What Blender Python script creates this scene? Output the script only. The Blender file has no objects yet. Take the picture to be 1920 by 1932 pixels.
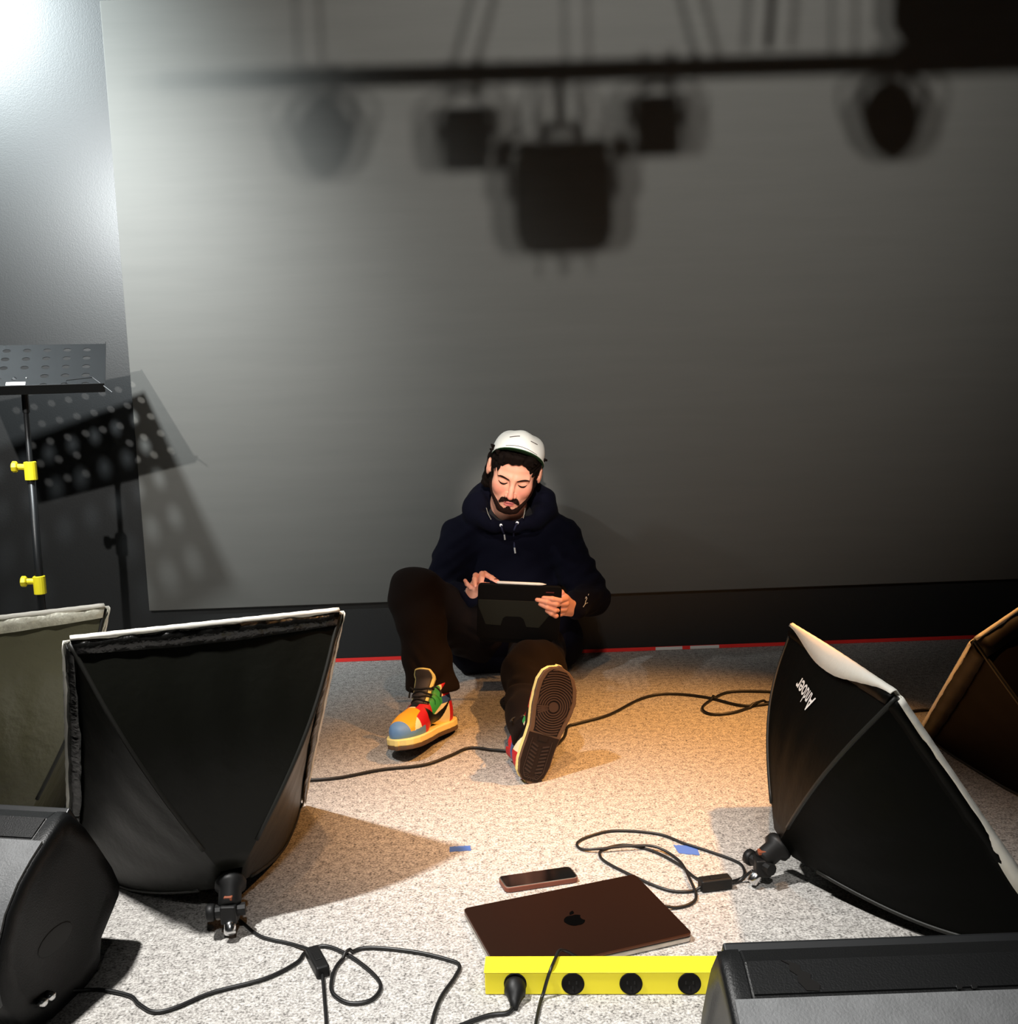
import bpy, bmesh, math, random
import numpy as np
from mathutils import Vector, Matrix

random.seed(7)
rng = np.random.default_rng(7)
S = bpy.context.scene
COL = S.collection
R_ = math.radians

# ------------------------------------------------------------------ camera
PITCH, ROLL = R_(6.8), R_(2.1)
F_ = Vector((0, math.cos(PITCH), -math.sin(PITCH)))
r0 = Vector((1, 0, 0)); u0 = Vector((0, math.sin(PITCH), math.cos(PITCH)))
RT = r0 * math.cos(ROLL) - u0 * math.sin(ROLL)
UP = u0 * math.cos(ROLL) + r0 * math.sin(ROLL)
cd = bpy.data.cameras.new('camera')
cd.sensor_fit = 'HORIZONTAL'; cd.sensor_width = 36.0; cd.lens = 1850 / 1920 * 36.0
cd.clip_start = 0.05
cam = bpy.data.objects.new('camera', cd); COL.objects.link(cam)
M = Matrix((RT, UP, -F_)).transposed().to_4x4(); M.translation = (0, 0, 0.98)
cam.matrix_world = M
S.camera = cam

# ------------------------------------------------------------------ world, exposure
w = bpy.data.worlds.new('world'); S.world = w; w.use_nodes = True
w.node_tree.nodes['Background'].inputs[0].default_value = (0.8, 0.9, 1.0, 1)
w.node_tree.nodes['Background'].inputs[1].default_value = 0.010
S.view_settings.view_transform = 'Standard'
S.view_settings.look = 'None'
S.view_settings.exposure = 0.0
S.view_settings.gamma = 1.0
S.view_settings.use_curve_mapping = False

# ------------------------------------------------------------------ stage lights and added fill lights
def spot(name, loc, to, power, size, blend, radius, col=(1, 1, 1)):
    d = bpy.data.lights.new(name, 'SPOT')
    d.energy = power; d.spot_size = R_(size); d.spot_blend = blend
    d.shadow_soft_size = radius; d.color = col
    o = bpy.data.objects.new(name, d); COL.objects.link(o)
    o.location = loc
    o.rotation_euler = (Vector(to) - Vector(loc)).to_track_quat('-Z', 'Y').to_euler()
    return o
# two front lamps whose light throws the shadows of the rig onto the screen
spot('front_lamp_a', (0.21, -1.0, 4.0), (0.40, 3.6, 2.48), 530, 54, 1.0, 0.06, (1.0, 0.98, 0.93))
spot('front_lamp_b', (0.40, -1.0, 4.0), (0.40, 3.6, 2.48), 530, 54, 1.0, 0.06, (1.0, 0.96, 0.90))
# side lamps at the left
spot('side_lamp_low', (-1.88, 0.62, 2.40), (-1.60, 3.6, 1.15), 390, 48, 1.0, 0.025, (1.0, 0.97, 0.92))
spot('side_lamp_high', (-2.6, 2.6, 3.0), (-1.95, 3.6, 2.45), 1050, 60, 1.0, 0.06, (0.86, 0.97, 1.0))
spot('side_lamp_mid', (-1.52, 2.58, 1.88), (-1.50, 3.62, 1.25), 190, 128, 1.0, 0.04, (0.92, 0.98, 1.0))
# white overhead for the front of the stage
spot('overhead_white', (-1.34, 1.32, 3.16), (-0.28, 1.44, 0.0), 800, 47, 0.9, 0.07, (1.0, 0.98, 0.95))
# amber pool
spot('amber_lamp', (1.65, 2.45, 2.55), (0.42, 2.44, 0.0), 520, 40, 1.0, 0.04, (1.0, 0.45, 0.13))
spot('amber_fill_front', (0.15, 0.9, 3.4), (0.12, 2.52, 0.0), 330, 30, 1.0, 0.05, (1.0, 0.50, 0.18))  # added amber fill, brightens the shoe fronts and the floor by the leg
# added fill over the camera that brightens the very front
spot('front_fill', (0.25, -0.9, 3.0), (0.05, 1.50, 0.0), 430, 24, 1.0, 0.08, (1.0, 0.98, 0.95))
# added fills that brighten the seated person's face and hands
spot('face_fill', (0.06, -1.2, 2.2), (0.01, 3.2, 0.72), 1050, 4.8, 1.0, 0.04, (1.0, 0.90, 0.82))
spot('hands_fill', (-0.15, -1.2, 2.2), (0.03, 3.03, 0.345), 420, 5.2, 1.0, 0.04, (1.0, 0.92, 0.84))

# ------------------------------------------------------------------ helpers
def mat(name, col, rough=0.6, metal=0.0, spec=0.5, bump=None, var=None, sheen=0.0, coat=0.0):
    m = bpy.data.materials.new(name); m.use_nodes = True
    nt = m.node_tree; b = nt.nodes['Principled BSDF']
    b.inputs['Base Color'].default_value = (*col, 1)
    b.inputs['Roughness'].default_value = rough
    b.inputs['Metallic'].default_value = metal
    b.inputs['Specular IOR Level'].default_value = spec
    if sheen: b.inputs['Sheen Weight'].default_value = sheen
    if coat: b.inputs['Coat Weight'].default_value = coat
    tc = nt.nodes.new('ShaderNodeTexCoord')
    if var:
        n = nt.nodes.new('ShaderNodeTexNoise'); n.inputs['Scale'].default_value = var[0]
        n.inputs['Detail'].default_value = 4
        nt.links.new(tc.outputs['Object'], n.inputs['Vector'])
        mx = nt.nodes.new('ShaderNodeMix'); mx.data_type = 'RGBA'
        a = var[1]
        mx.inputs[6].default_value = (*[c * (1 - a) for c in col], 1)
        mx.inputs[7].default_value = (*[min(1, c * (1 + a)) for c in col], 1)
        nt.links.new(n.outputs['Fac'], mx.inputs[0]); nt.links.new(mx.outputs[2], b.inputs['Base Color'])
    if bump:
        n = nt.nodes.new('ShaderNodeTexNoise'); n.inputs['Scale'].default_value = bump[0]
        n.inputs['Detail'].default_value = 5
        nt.links.new(tc.outputs['Object'], n.inputs['Vector'])
        bp = nt.nodes.new('ShaderNodeBump'); bp.inputs['Strength'].default_value = bump[1]
        bp.inputs['Distance'].default_value = bump[2]
        nt.links.new(n.outputs['Fac'], bp.inputs['Height']); nt.links.new(bp.outputs['Normal'], b.inputs['Normal'])
    return m

def vmat(name, rough=0.55, spec=0.4, bump=None, sss=0.0):
    m = mat(name, (1, 1, 1), rough, 0, spec, bump)
    nt = m.node_tree; a = nt.nodes.new('ShaderNodeVertexColor'); a.layer_name = 'tint'
    b = nt.nodes['Principled BSDF']
    nt.links.new(a.outputs['Color'], b.inputs['Base Color'])
    if sss:
        b.inputs['Subsurface Weight'].default_value = sss
        b.inputs['Subsurface Radius'].default_value = (1, 0.35, 0.2); b.inputs['Subsurface Scale'].default_value = 0.010
    return m

def place(o, parent):
    """links o; its vertices are in world metres, whatever parent it hangs under"""
    COL.objects.link(o)
    if parent is not None:
        o.parent = parent
        o.matrix_parent_inverse = WM.get(parent.name, Matrix.Identity(4)).inverted()
    return o
WM = {}

def mobj(name, verts, faces, m, parent=None, smooth=True, recalc=True):
    """vertices in world metres; one mesh object"""
    me = bpy.data.meshes.new(name)
    me.from_pydata([tuple(v) for v in verts], [], faces)
    if recalc:
        bm = bmesh.new(); bm.from_mesh(me); bmesh.ops.recalc_face_normals(bm, faces=bm.faces); bm.to_mesh(me); bm.free()
    for x in (m if isinstance(m, (list, tuple)) else [m]): me.materials.append(x)
    if smooth: me.polygons.foreach_set('use_smooth', [True] * len(me.polygons))
    me.update()
    return place(bpy.data.objects.new(name, me), parent)

def tag(o, label=None, cat=None, group=None, kind=None):
    if label: o['label'] = label
    if cat: o['category'] = cat
    if group: o['group'] = group
    if kind: o['kind'] = kind
    return o

def empty(name, loc, label, cat, group=None):
    o = bpy.data.objects.new(name, None); COL.objects.link(o); o.location = loc
    o.empty_display_size = 0.05
    WM[o.name] = Matrix.Translation(loc)
    return tag(o, label, cat, group)

class MB:
    """collects shapes into one mesh (world coordinates)"""
    def __init__(s): s.v = []; s.f = []
    def add(s, v, f):
        k = len(s.v); s.v += [tuple(x) for x in v]; s.f += [tuple(i + k for i in q) for q in f]; return s
    def box(s, c, sx, sy, sz, ax=None, bev=0.0):
        bm = bmesh.new(); bmesh.ops.create_cube(bm, size=1)
        bmesh.ops.scale(bm, vec=(sx, sy, sz), verts=bm.verts)
        if bev: bmesh.ops.bevel(bm, geom=bm.edges[:], offset=bev, segments=3, profile=0.5, affect='EDGES')
        A = ax if ax is not None else Matrix.Identity(3)
        return s.frombm(bm, lambda p: Vector(c) + A @ p)
    def frombm(s, bm, fn):
        bm.verts.index_update()
        s.add([fn(v.co) for v in bm.verts], [[v.index for v in f.verts] for f in bm.faces]); bm.free(); return s
    def tube(s, pts, r, n=8, caps=True):
        pts = [Vector(p) for p in pts]
        rs = r if isinstance(r, (list, tuple)) else [r] * len(pts)
        vs = []; fs = []; nrm = None
        for i, p in enumerate(pts):
            t = (pts[min(i + 1, len(pts) - 1)] - pts[max(i - 1, 0)]).normalized()
            if nrm is None: nrm = t.orthogonal().normalized()
            nrm = (nrm - t * nrm.dot(t))
            nrm = nrm.normalized() if nrm.length > 1e-6 else t.orthogonal().normalized()
            b = t.cross(nrm)
            for k in range(n):
                a = 2 * math.pi * k / n
                vs.append(p + (nrm * math.cos(a) + b * math.sin(a)) * rs[i])
        for i in range(len(pts) - 1):
            for k in range(n):
                fs.append((i * n + k, i * n + (k + 1) % n, (i + 1) * n + (k + 1) % n, (i + 1) * n + k))
        if caps:
            fs.append(tuple(range(n - 1, -1, -1))); fs.append(tuple(range((len(pts) - 1) * n, len(pts) * n)))
        return s.add(vs, fs)
    def lathe(s, prof, origin, axis, n=32):
        """prof: list of (radius, height along axis)"""
        axis = Vector(axis).normalized(); a = axis.orthogonal().normalized(); b = axis.cross(a); o = Vector(origin)
        vs = []; fs = []
        for r, hh in prof:
            for k in range(n):
                t = 2 * math.pi * k / n
                vs.append(o + axis * hh + (a * math.cos(t) + b * math.sin(t)) * max(r, 1e-5))
        for i in range(len(prof) - 1):
            for k in range(n):
                fs.append((i * n + k, i * n + (k + 1) % n, (i + 1) * n + (k + 1) % n, (i + 1) * n + k))
        fs.append(tuple(range(n - 1, -1, -1))); fs.append(tuple(range((len(prof) - 1) * n, len(prof) * n)))
        return s.add(vs, fs)
    def prism(s, poly, fn0, fn1):
        """polygon (list of 2d) carried to 3d by fn0 (one face) and fn1 (other face)"""
        n = len(poly)
        s.add([fn0(p) for p in poly] + [fn1(p) for p in poly],
              [tuple(range(n)), tuple(range(2 * n - 1, n - 1, -1))] + [(i, (i + 1) % n, n + (i + 1) % n, n + i) for i in range(n)])
        return s
    def build(s, name, m, parent=None, smooth=False, bevel=0.0):
        o = mobj(name, s.v, s.f, m, parent, smooth)
        if bevel:
            md = o.modifiers.new('bevel', 'BEVEL'); md.width = bevel; md.segments = 3; md.limit_method = 'ANGLE'; md.angle_limit = R_(35)
        return o
def autosmooth(o, ang=35):
    me = o.data
    me.polygons.foreach_set('use_smooth', [True] * len(me.polygons))
    bm = bmesh.new(); bm.from_mesh(me)
    for e in bm.edges:
        if len(e.link_faces) == 2 and e.calc_face_angle(0) > R_(ang): e.smooth = False
    bm.to_mesh(me); bm.free()
    return o

def spline(pts, n=8):
    """Catmull-Rom through 3-d points"""
    P = [Vector(p) for p in pts]; P = [P[0] * 2 - P[1]] + P + [P[-1] * 2 - P[-2]]
    out = []
    for i in range(1, len(P) - 2):
        for k in range(n):
            t = k / n; a, b, c, d = P[i - 1:i + 3]
            out.append(0.5 * ((2 * b) + (c - a) * t + (2 * a - 5 * b + 4 * c - d) * t * t + (3 * b - 3 * c + d - a) * t ** 3))
    out.append(P[-2]); return out

# ------------------------------------------------------------------ signed-distance modelling
f32 = np.float32
def dcap(p, a, b, ra, rb=None):
    a = np.array(a, f32); b = np.array(b, f32); rb = ra if rb is None else rb
    ba = b - a; pa = p - a
    h = np.clip((pa @ ba) / float(ba @ ba), 0, 1)
    return np.sqrt(((pa - h[:, None] * ba) ** 2).sum(1)) - (ra + (rb - ra) * h)
def dell(p, c, r, A=None):
    q = p - np.array(c, f32)
    if A is not None: q = q @ np.array(A, f32).T
    r = np.array(r, f32)
    k0 = np.sqrt(((q / r) ** 2).sum(1)); k1 = np.sqrt(((q / (r * r)) ** 2).sum(1)) + 1e-9
    return k0 * (k0 - 1) / k1
def dbox(p, c, hs, rd=0.0, A=None):
    q = p - np.array(c, f32)
    if A is not None: q = q @ np.array(A, f32).T
    q = np.abs(q) - (np.array(hs, f32) - rd)
    return np.sqrt((np.maximum(q, 0) ** 2).sum(1)) + np.minimum(q.max(1), 0) - rd
def smin(a, b, k):
    h = np.clip(0.5 + 0.5 * (b - a) / k, 0, 1)
    return b + (a - b) * h - k * h * (1 - h)
def smax(a, b, k): return -smin(-a, -b, k)
def chain(p, pts, rs, k=0.01):
    d = None
    for i in range(len(pts) - 1):
        e = dcap(p, pts[i], pts[i + 1], rs[i], rs[i + 1])
        d = e if d is None else smin(d, e, k)
    return d
def bounded(p, c, r, fn, far=0.03):
    q = np.sqrt(((p - np.array(c, f32)) ** 2).sum(1)) - r
    out = q + far
    m = q < 0
    if m.any(): out[m] = fn(p[m])
    return out

def sdf_mesh(fn, lo, hi, vox):
    """sparse surface nets: vertices and quads of fn = 0"""
    lo = np.array(lo, np.float64); hi = np.array(hi, np.float64); B = 8
    nb = np.ceil((hi - lo) / (vox * B)).astype(int)
    I = np.stack(np.meshgrid(*[np.arange(k) for k in nb], indexing='ij'), -1).reshape(-1, 3)
    cen = lo + (I + 0.5) * vox * B
    keep = np.zeros(len(I), bool)
    for s in range(0, len(I), 200000):
        d = fn(cen[s:s + 200000].astype(f32)); keep[s:s + 200000] = np.abs(d) < vox * B * 0.87 * 1.6 + 0.004
    I = I[keep]
    g = np.arange(B + 1); G = np.stack(np.meshgrid(g, g, g, indexing='ij'), -1)
    D = nb * B + 3
    def key(c): return (c[..., 0] * D[1] + c[..., 1]) * D[2] + c[..., 2]
    keys = []; pos = []; edges = [[], [], []]; flips = [[], [], []]
    for s in range(0, len(I), 400):
        Ib = I[s:s + 400]
        idx = Ib[:, None, None, None, :] * B + G
        V = fn((lo + idx.reshape(-1, 3) * vox).astype(f32)).reshape(idx.shape[:-1])
        s_ = V < 0
        cnt = np.zeros((len(Ib), B, B, B)); acc = np.zeros((len(Ib), B, B, B, 3))
        off = [(a, b, c) for a in (0, 1) for b in (0, 1) for c in (0, 1)]
        for o in off:
            for ax in range(3):
                if o[ax]: continue
                o2 = list(o); o2[ax] = 1
                v0 = V[:, o[0]:B + o[0], o[1]:B + o[1], o[2]:B + o[2]]; v1 = V[:, o2[0]:B + o2[0], o2[1]:B + o2[1], o2[2]:B + o2[2]]
                cr = (v0 < 0) != (v1 < 0)
                t = np.where(cr, v0 / np.where(cr, v0 - v1, 1), 0)
                for d in range(3): acc[..., d] += cr * (o[d] + (t if d == ax else 0))
                cnt += cr
        act = cnt > 0
        base = idx[:, :B, :B, :B]
        pp = base[act] + acc[act] / cnt[act][:, None]
        keys.append(key(base[act])); pos.append(lo + pp * vox)
        for ax in range(3):
            sl = [slice(0, B)] * 3; sl2 = list(sl); sl2[ax] = slice(1, B + 1)
            a_ = s_[(slice(None), *sl)]; b_ = s_[(slice(None), *sl2)]
            m = a_ != b_
            edges[ax].append(base[m]); flips[ax].append(a_[m])
    keys = np.concatenate(keys); pos = np.concatenate(pos)
    o = np.argsort(keys); keys = keys[o]; pos = pos[o]
    faces = []
    for ax in range(3):
        e = np.concatenate(edges[ax]); fl = np.concatenate(flips[ax])
        u, v = (ax + 1) % 3, (ax + 2) % 3
        q = []; ok = np.ones(len(e), bool)
        for du, dv in ((0, 0), (-1, 0), (-1, -1), (0, -1)):
            c = e.copy(); c[:, u] += du; c[:, v] += dv
            k = key(c); j = np.clip(np.searchsorted(keys, k), 0, len(keys) - 1)
            ok &= keys[j] == k; q.append(j)
        q = np.stack(q, 1)
        q = np.where(fl[:, None], q, q[:, ::-1])[ok]
        faces.append(q)
    faces = np.concatenate(faces)
    # one Newton step onto the surface
    for s in range(0, len(pos), 100000):
        p = pos[s:s + 100000].astype(f32); e = vox * 0.4
        d = fn(p); gr = np.stack([fn(p + np.eye(3, dtype=f32)[i] * f32(e)) - d for i in range(3)], 1) / e
        st = -(d / np.maximum((gr ** 2).sum(1), 0.2))[:, None] * gr
        pos[s:s + 100000] += np.clip(st, -vox * 0.5, vox * 0.5)
    return pos, faces

def sdf_obj(name, fn, lo, hi, vox, m, parent=None, tint=None, xf=None):
    v, f = sdf_mesh(fn, lo, hi, vox)
    c = tint(v.astype(f32)) if tint is not None else None
    if xf is not None:
        v, flip = xf(v)
        if flip: f = f[:, ::-1]
    me = bpy.data.meshes.new(name)
    me.vertices.add(len(v)); me.vertices.foreach_set('co', v.astype(f32).ravel())
    me.loops.add(len(f) * 4); me.loops.foreach_set('vertex_index', f.astype(np.int32).ravel())
    me.polygons.add(len(f)); me.polygons.foreach_set('loop_start', np.arange(0, len(f) * 4, 4, dtype=np.int32))
    me.polygons.foreach_set('use_smooth', np.ones(len(f), bool))
    me.update(calc_edges=True); me.validate()
    for x in (m if isinstance(m, (list, tuple)) else [m]): me.materials.append(x)
    if c is not None:
        at = me.color_attributes.new('tint', 'FLOAT_COLOR', 'POINT')
        at.data.foreach_set('color', np.concatenate([c, np.ones((len(c), 1), f32)], 1).astype(f32).ravel())
    return place(bpy.data.objects.new(name, me), parent)

def srgb(r, g, b): return tuple(((c / 255) / 12.92 if c / 255 <= 0.04045 else ((c / 255 + 0.055) / 1.055) ** 2.4) for c in (r, g, b))

# ------------------------------------------------------------------ materials
def carpet_mat():
    m = bpy.data.materials.new('carpet'); m.use_nodes = True; nt = m.node_tree; b = nt.nodes['Principled BSDF']
    b.inputs['Roughness'].default_value = 1.0; b.inputs['Specular IOR Level'].default_value = 0.05
    tc = nt.nodes.new('ShaderNodeTexCoord')
    n = nt.nodes.new('ShaderNodeTexNoise'); n.inputs['Scale'].default_value = 210; n.inputs['Detail'].default_value = 3; n.inputs['Roughness'].default_value = 0.7
    n2 = nt.nodes.new('ShaderNodeTexNoise'); n2.inputs['Scale'].default_value = 60; n2.inputs['Detail'].default_value = 4
    cr = nt.nodes.new('ShaderNodeValToRGB')
    e = cr.color_ramp.elements
    e[0].position = 0.34; e[0].color = (0.035, 0.033, 0.031, 1)
    e[1].position = 0.62; e[1].color = (0.62, 0.60, 0.57, 1)
    k = cr.color_ramp.elements.new(0.47); k.color = (0.33, 0.315, 0.295, 1)
    mx = nt.nodes.new('ShaderNodeMix'); mx.data_type = 'FLOAT'; mx.inputs[0].default_value = 0.28
    for q in (n, n2): nt.links.new(tc.outputs['Object'], q.inputs['Vector'])
    nt.links.new(n.outputs['Fac'], mx.inputs[2]); nt.links.new(n2.outputs['Fac'], mx.inputs[3])
    nt.links.new(mx.outputs[0], cr.inputs['Fac']); nt.links.new(cr.outputs['Color'], b.inputs['Base Color'])
    bp = nt.nodes.new('ShaderNodeBump'); bp.inputs['Strength'].default_value = 0.6; bp.inputs['Distance'].default_value = 0.004
    nt.links.new(n.outputs['Fac'], bp.inputs['Height']); nt.links.new(bp.outputs['Normal'], b.inputs['Normal'])
    return m
def screen_mat():
    m = mat('screen_canvas', (0.2, 0.2, 0.19), 0.7, 0, 0.25); nt = m.node_tree; b = nt.nodes['Principled BSDF']
    tc = nt.nodes.new('ShaderNodeTexCoord'); mp = nt.nodes.new('ShaderNodeMapping'); mp.inputs['Scale'].default_value = (1.2, 1, 14)
    n = nt.nodes.new('ShaderNodeTexNoise'); n.inputs['Scale'].default_value = 1.4; n.inputs['Detail'].default_value = 7; n.inputs['Roughness'].default_value = 0.65
    cr = nt.nodes.new('ShaderNodeValToRGB'); cr.color_ramp.elements[0].position = 0.3; cr.color_ramp.elements[1].position = 0.7
    cr.color_ramp.elements[0].color = (0.088, 0.088, 0.082, 1); cr.color_ramp.elements[1].color = (0.096, 0.0955, 0.089, 1)
    nt.links.new(tc.outputs['Object'], mp.inputs['Vector']); nt.links.new(mp.outputs['Vector'], n.inputs['Vector'])
    nt.links.new(n.outputs['Fac'], cr.inputs['Fac']); nt.links.new(cr.outputs['Color'], b.inputs['Base Color'])
    return m
M_carpet = carpet_mat(); M_screen = screen_mat()
M_wall = mat('black_wall_paint', (0.011, 0.012, 0.0125), 0.46, 0, 0.5, bump=(220, 0.15, 0.002))
M_red = mat('red_tape', (0.95, 0.035, 0.03), 0.45); M_white = mat('white_tape', (0.8, 0.8, 0.78), 0.5)
M_blue = mat('blue_tape', (0.06, 0.14, 0.45), 0.6, bump=(300, 0.3, 0.001))
M_nylon = mat('black_nylon', (0.0018, 0.0019, 0.0013), 0.5, 0, 0.06, bump=(26, 0.12, 0.010))
M_band = mat('glossy_black_band', (0.004, 0.004, 0.0035), 0.26, 0, 0.5, bump=(34, 0.7, 0.010))
M_lsh = mat('olive_tinged_nylon', (0.0042, 0.0045, 0.0028), 0.42, 0, 0.22, bump=(30, 0.15, 0.010))
M_piping = mat('nylon_piping', (0.012, 0.012, 0.010), 0.5, 0, 0.3)
M_cloth = mat('white_diffuser_cloth', (0.82, 0.80, 0.72), 0.8, bump=(120, 0.2, 0.002))
M_blk = mat('black_plastic', (0.006, 0.006, 0.006), 0.5, 0, 0.3)
M_rub = mat('black_rubber_cable', (0.006, 0.006, 0.006), 0.42, 0, 0.5)
M_mon = mat('speaker_plastic', (0.0055, 0.0058, 0.006), 0.42, 0, 0.25, bump=(420, 0.35, 0.0015))
M_monpanel = mat('speaker_carpet_paint', (0.125, 0.129, 0.132), 0.55, 0, 0.4, bump=(300, 0.6, 0.002), var=(40, 0.25))
M_sock = mat('socket_black', (0.0045, 0.004, 0.0035), 0.7, 0, 0.15)
M_steel = mat('chrome', (0.7, 0.7, 0.7), 0.2, 1.0)
M_yel = mat('yellow_enamel', (0.86, 0.74, 0.025), 0.4, 0, 0.4)
M_yelp = mat('yellow_plastic', (0.85, 0.72, 0.02), 0.45)
M_alu = mat('space_grey_aluminium', (0.15, 0.070, 0.046), 0.36, 1.0)
M_alu2 = mat('aluminium_edge', (0.55, 0.52, 0.48), 0.35, 1.0)
M_stand = mat('black_steel', (0.012, 0.013, 0.014), 0.4, 0.3, 0.5)
M_glass = mat('phone_glass', (0.003, 0.003, 0.003), 0.08, 0, 0.5)
M_brownled = mat('orange_label', (0.22, 0.055, 0.02), 0.6)

# ------------------------------------------------------------------ the setting
YW = 3.625
o = MB().box((0, 1.06, -0.05), 6.6, 5.4, 0.1).build('floor', M_carpet); o['kind'] = 'structure'
o = MB().box((0, YW + 0.06, 2.2), 6.6, 0.12, 4.4).build('wall_back', M_wall); o['kind'] = 'structure'
o = MB().box((0, 1.06, 4.45), 6.6, 5.4, 0.1).build('ceiling', M_wall); o['kind'] = 'structure'
b = MB().box((0.46, YW - 0.0105, 1.311), 3.64, 0.012, 2.17)
tag(b.build('projection_screen', M_screen, bevel=0.003), 'huge dark grey canvas screen covering the black back wall', 'screen')
t = empty('barrier_tape', (0.3, YW - 0.002, 0.0), 'thin red tape line with white dashes along the foot of the back wall', 'tape')
MB().box((-0.05, YW - 0.0035, 0.0075), 3.9, 0.003, 0.013).build('red_strip', M_red, t)
for x0, x1 in ((0.535, 0.636), (0.666, 0.775)):
    MB().box(((x0 + x1) / 2, YW - 0.0055, 0.0075), x1 - x0, 0.003, 0.0115).build('white_dash', M_white, t)
def floor_tape(pts, label):
    bm = MB()
    n = 9; A, B_, C_, D_ = [Vector((*p, 0)) for p in pts]
    top = [A.lerp(B_, i / n) + Vector((0, random.uniform(-.0015, .0015), 0)) for i in range(n + 1)]
    bot = [D_.lerp(C_, i / n) + Vector((0, random.uniform(-.0015, .0015), 0)) for i in range(n + 1)]
    poly = top + bot[::-1]
    bm.prism([(p.x, p.y) for p in poly], lambda p: (p[0], p[1], 0.0012), lambda p: (p[0], p[1], 0.0004))
    tag(bm.build('blue_tape', M_blue), label, 'tape', 'scraps of blue tape on the carpet')
floor_tape([(-.157, 2.051), (-.112, 2.053), (-.109, 2.029), (-.156, 2.028)], 'small blue tape scrap on open carpet in front of the raised shoe sole')
floor_tape([(.329, 2.02), (.377, 2.013), (.376, 1.969), (.334, 1.982)], 'blue tape scrap crossed by the looped black cable near the right softbox')

# ------------------------------------------------------------------ lighting rig above the frame; it throws the shadows on the screen
RY = 2.2
t = empty('lighting_bar', (0.35, RY, 2.69), 'long black lighting bar whose shadow runs across the top of the screen', 'lighting bar')
MB().tube([(-0.75, RY, 2.692), (1.9, RY, 2.668)], 0.024, 12).build('bar_tube', M_stand, t)
for x in (-0.35, 0.30, 0.95, 1.55):
    MB().tube([(x, RY, 2.69), (x, RY, 4.40)], 0.006, 6).build('hanging_wire', M_stand, t)
for x0, x1 in ((0.02, 0.24), (0.62, 0.45)):
    MB().tube([(x0, RY, 2.69), (x0 + (x1 - x0) * 2.55, RY + 0.125, 4.40)], 0.009, 6).build('brace', M_stand, t)
def par_can(x, z, r, ln, tilt, label, square=False):
    c = Vector((x, RY, z))
    t = empty('stage_lamp', (x, RY, 2.69), label, 'stage lamp', 'stage lamps hanging on the bar')
    ax = Vector((tilt, 0.85, -0.5)).normalized()
    if square:
        b = MB().box(c, r * 2.0, ln, r * 1.40, bev=0.012); b.build('housing', M_stand, t)
        for sx in (-1, 1): MB().box(c + Vector((sx * (r + 0.018), 0.03, -0.01)), 0.004, ln * 0.5, r * 1.3).build('barn_door', M_stand, t)
    else:
        MB().lathe([(r * 0.55, -ln * 0.55), (r * 0.8, -ln * 0.4), (r, -ln * 0.1), (r, ln * 0.5), (r * 0.92, ln * 0.5), (r * 0.9, ln * 0.35)], c, ax, 28).build('housing', M_stand, t, True)
    b = MB().tube(spline([c + Vector((-r * 1.08, 0, 0)), c + Vector((-r * 1.08, 0, r * 0.9)), Vector((x, RY, 2.65 if z < 2.6 else z + r + .03)), c + Vector((r * 1.08, 0, r * 0.9)), c + Vector((r * 1.08, 0, 0))], 6), 0.006, 6)
    b.build('yoke', M_stand, t)
    MB().box((x, RY, 2.675), 0.035, 0.06, 0.07, bev=0.006).build('clamp', M_stand, t)
    MB().tube(spline([c + Vector((0.02, -0.05, r * .6)), c + Vector((0.06, -.03, 0.1)), Vector((x + 0.07, RY, 2.72))], 6), 0.005, 6).build('power_lead', M_rub, t)
par_can(-0.329, 2.549, 0.094, 0.13, -0.1, 'round stage lamp with leftmost round shadow on the screen')
par_can(0.021, 2.532, 0.084, 0.10, 0, 'boxy stage lamp with square shadow left of the biggest lamp shadow', True)
par_can(0.494, 2.548, 0.080, 0.10, 0, 'boxy stage lamp with square shadow right of the biggest lamp shadow', True)
par_can(1.072, 2.545, 0.092, 0.12, 0.1, 'round stage lamp with rightmost round shadow on the screen')
# the biggest one hangs lower
t = empty('stage_lamp', (0.258, RY, 2.69), 'big low hanging stage lamp with the largest shadow mid screen', 'stage lamp', 'stage lamps hanging on the bar')
c = Vector((0.256, RY, 2.385))
b = MB().box(c, 0.30, 0.16, 0.235, bev=0.055); b.build('housing', M_stand, t)
b = MB()
for sx in (-1, 1): b.tube([c + Vector((sx * 0.16, 0, 0)), c + Vector((sx * 0.16, 0, 0.11)), c + Vector((sx * 0.045, 0, 0.17)), c + Vector((sx * 0.02, 0, 0.30))], 0.008, 6)
b.build('yoke', M_stand, t)
b = MB()
for x in (-0.05, -0.02, 0.015, 0.05): b.tube(spline([c + Vector((x, .02, 0.09)), c + Vector((x * 1.5, .02, 0.18)), c + Vector((x * .6, .01, 0.31))], 5), 0.006, 6)
b.build('power_lead', M_rub, t)
MB().box(c + Vector((0, 0, 0.155)), 0.055, 0.06, 0.03).build('clamp', M_stand, t)
b = MB()
for x in (-0.04, 0.0, 0.03): b.tube([c + Vector((x, 0, -0.09)), c + Vector((x + .004, 0, -0.15 - abs(x)))], 0.006, 6)
b.build('safety_pin', M_stand, t)
t = empty('stage_speaker', (1.33, RY, 2.70), 'big black box on the bar whose shadow fills the upper right corner', 'speaker')
MB().box((1.36, RY, 2.90), 0.56, 0.3, 0.40, bev=0.01).build('cabinet', M_stand, t)
MB().box((1.36, RY - 0.153, 2.90), 0.50, 0.006, 0.34).build('grille', M_stand, t)
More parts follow.
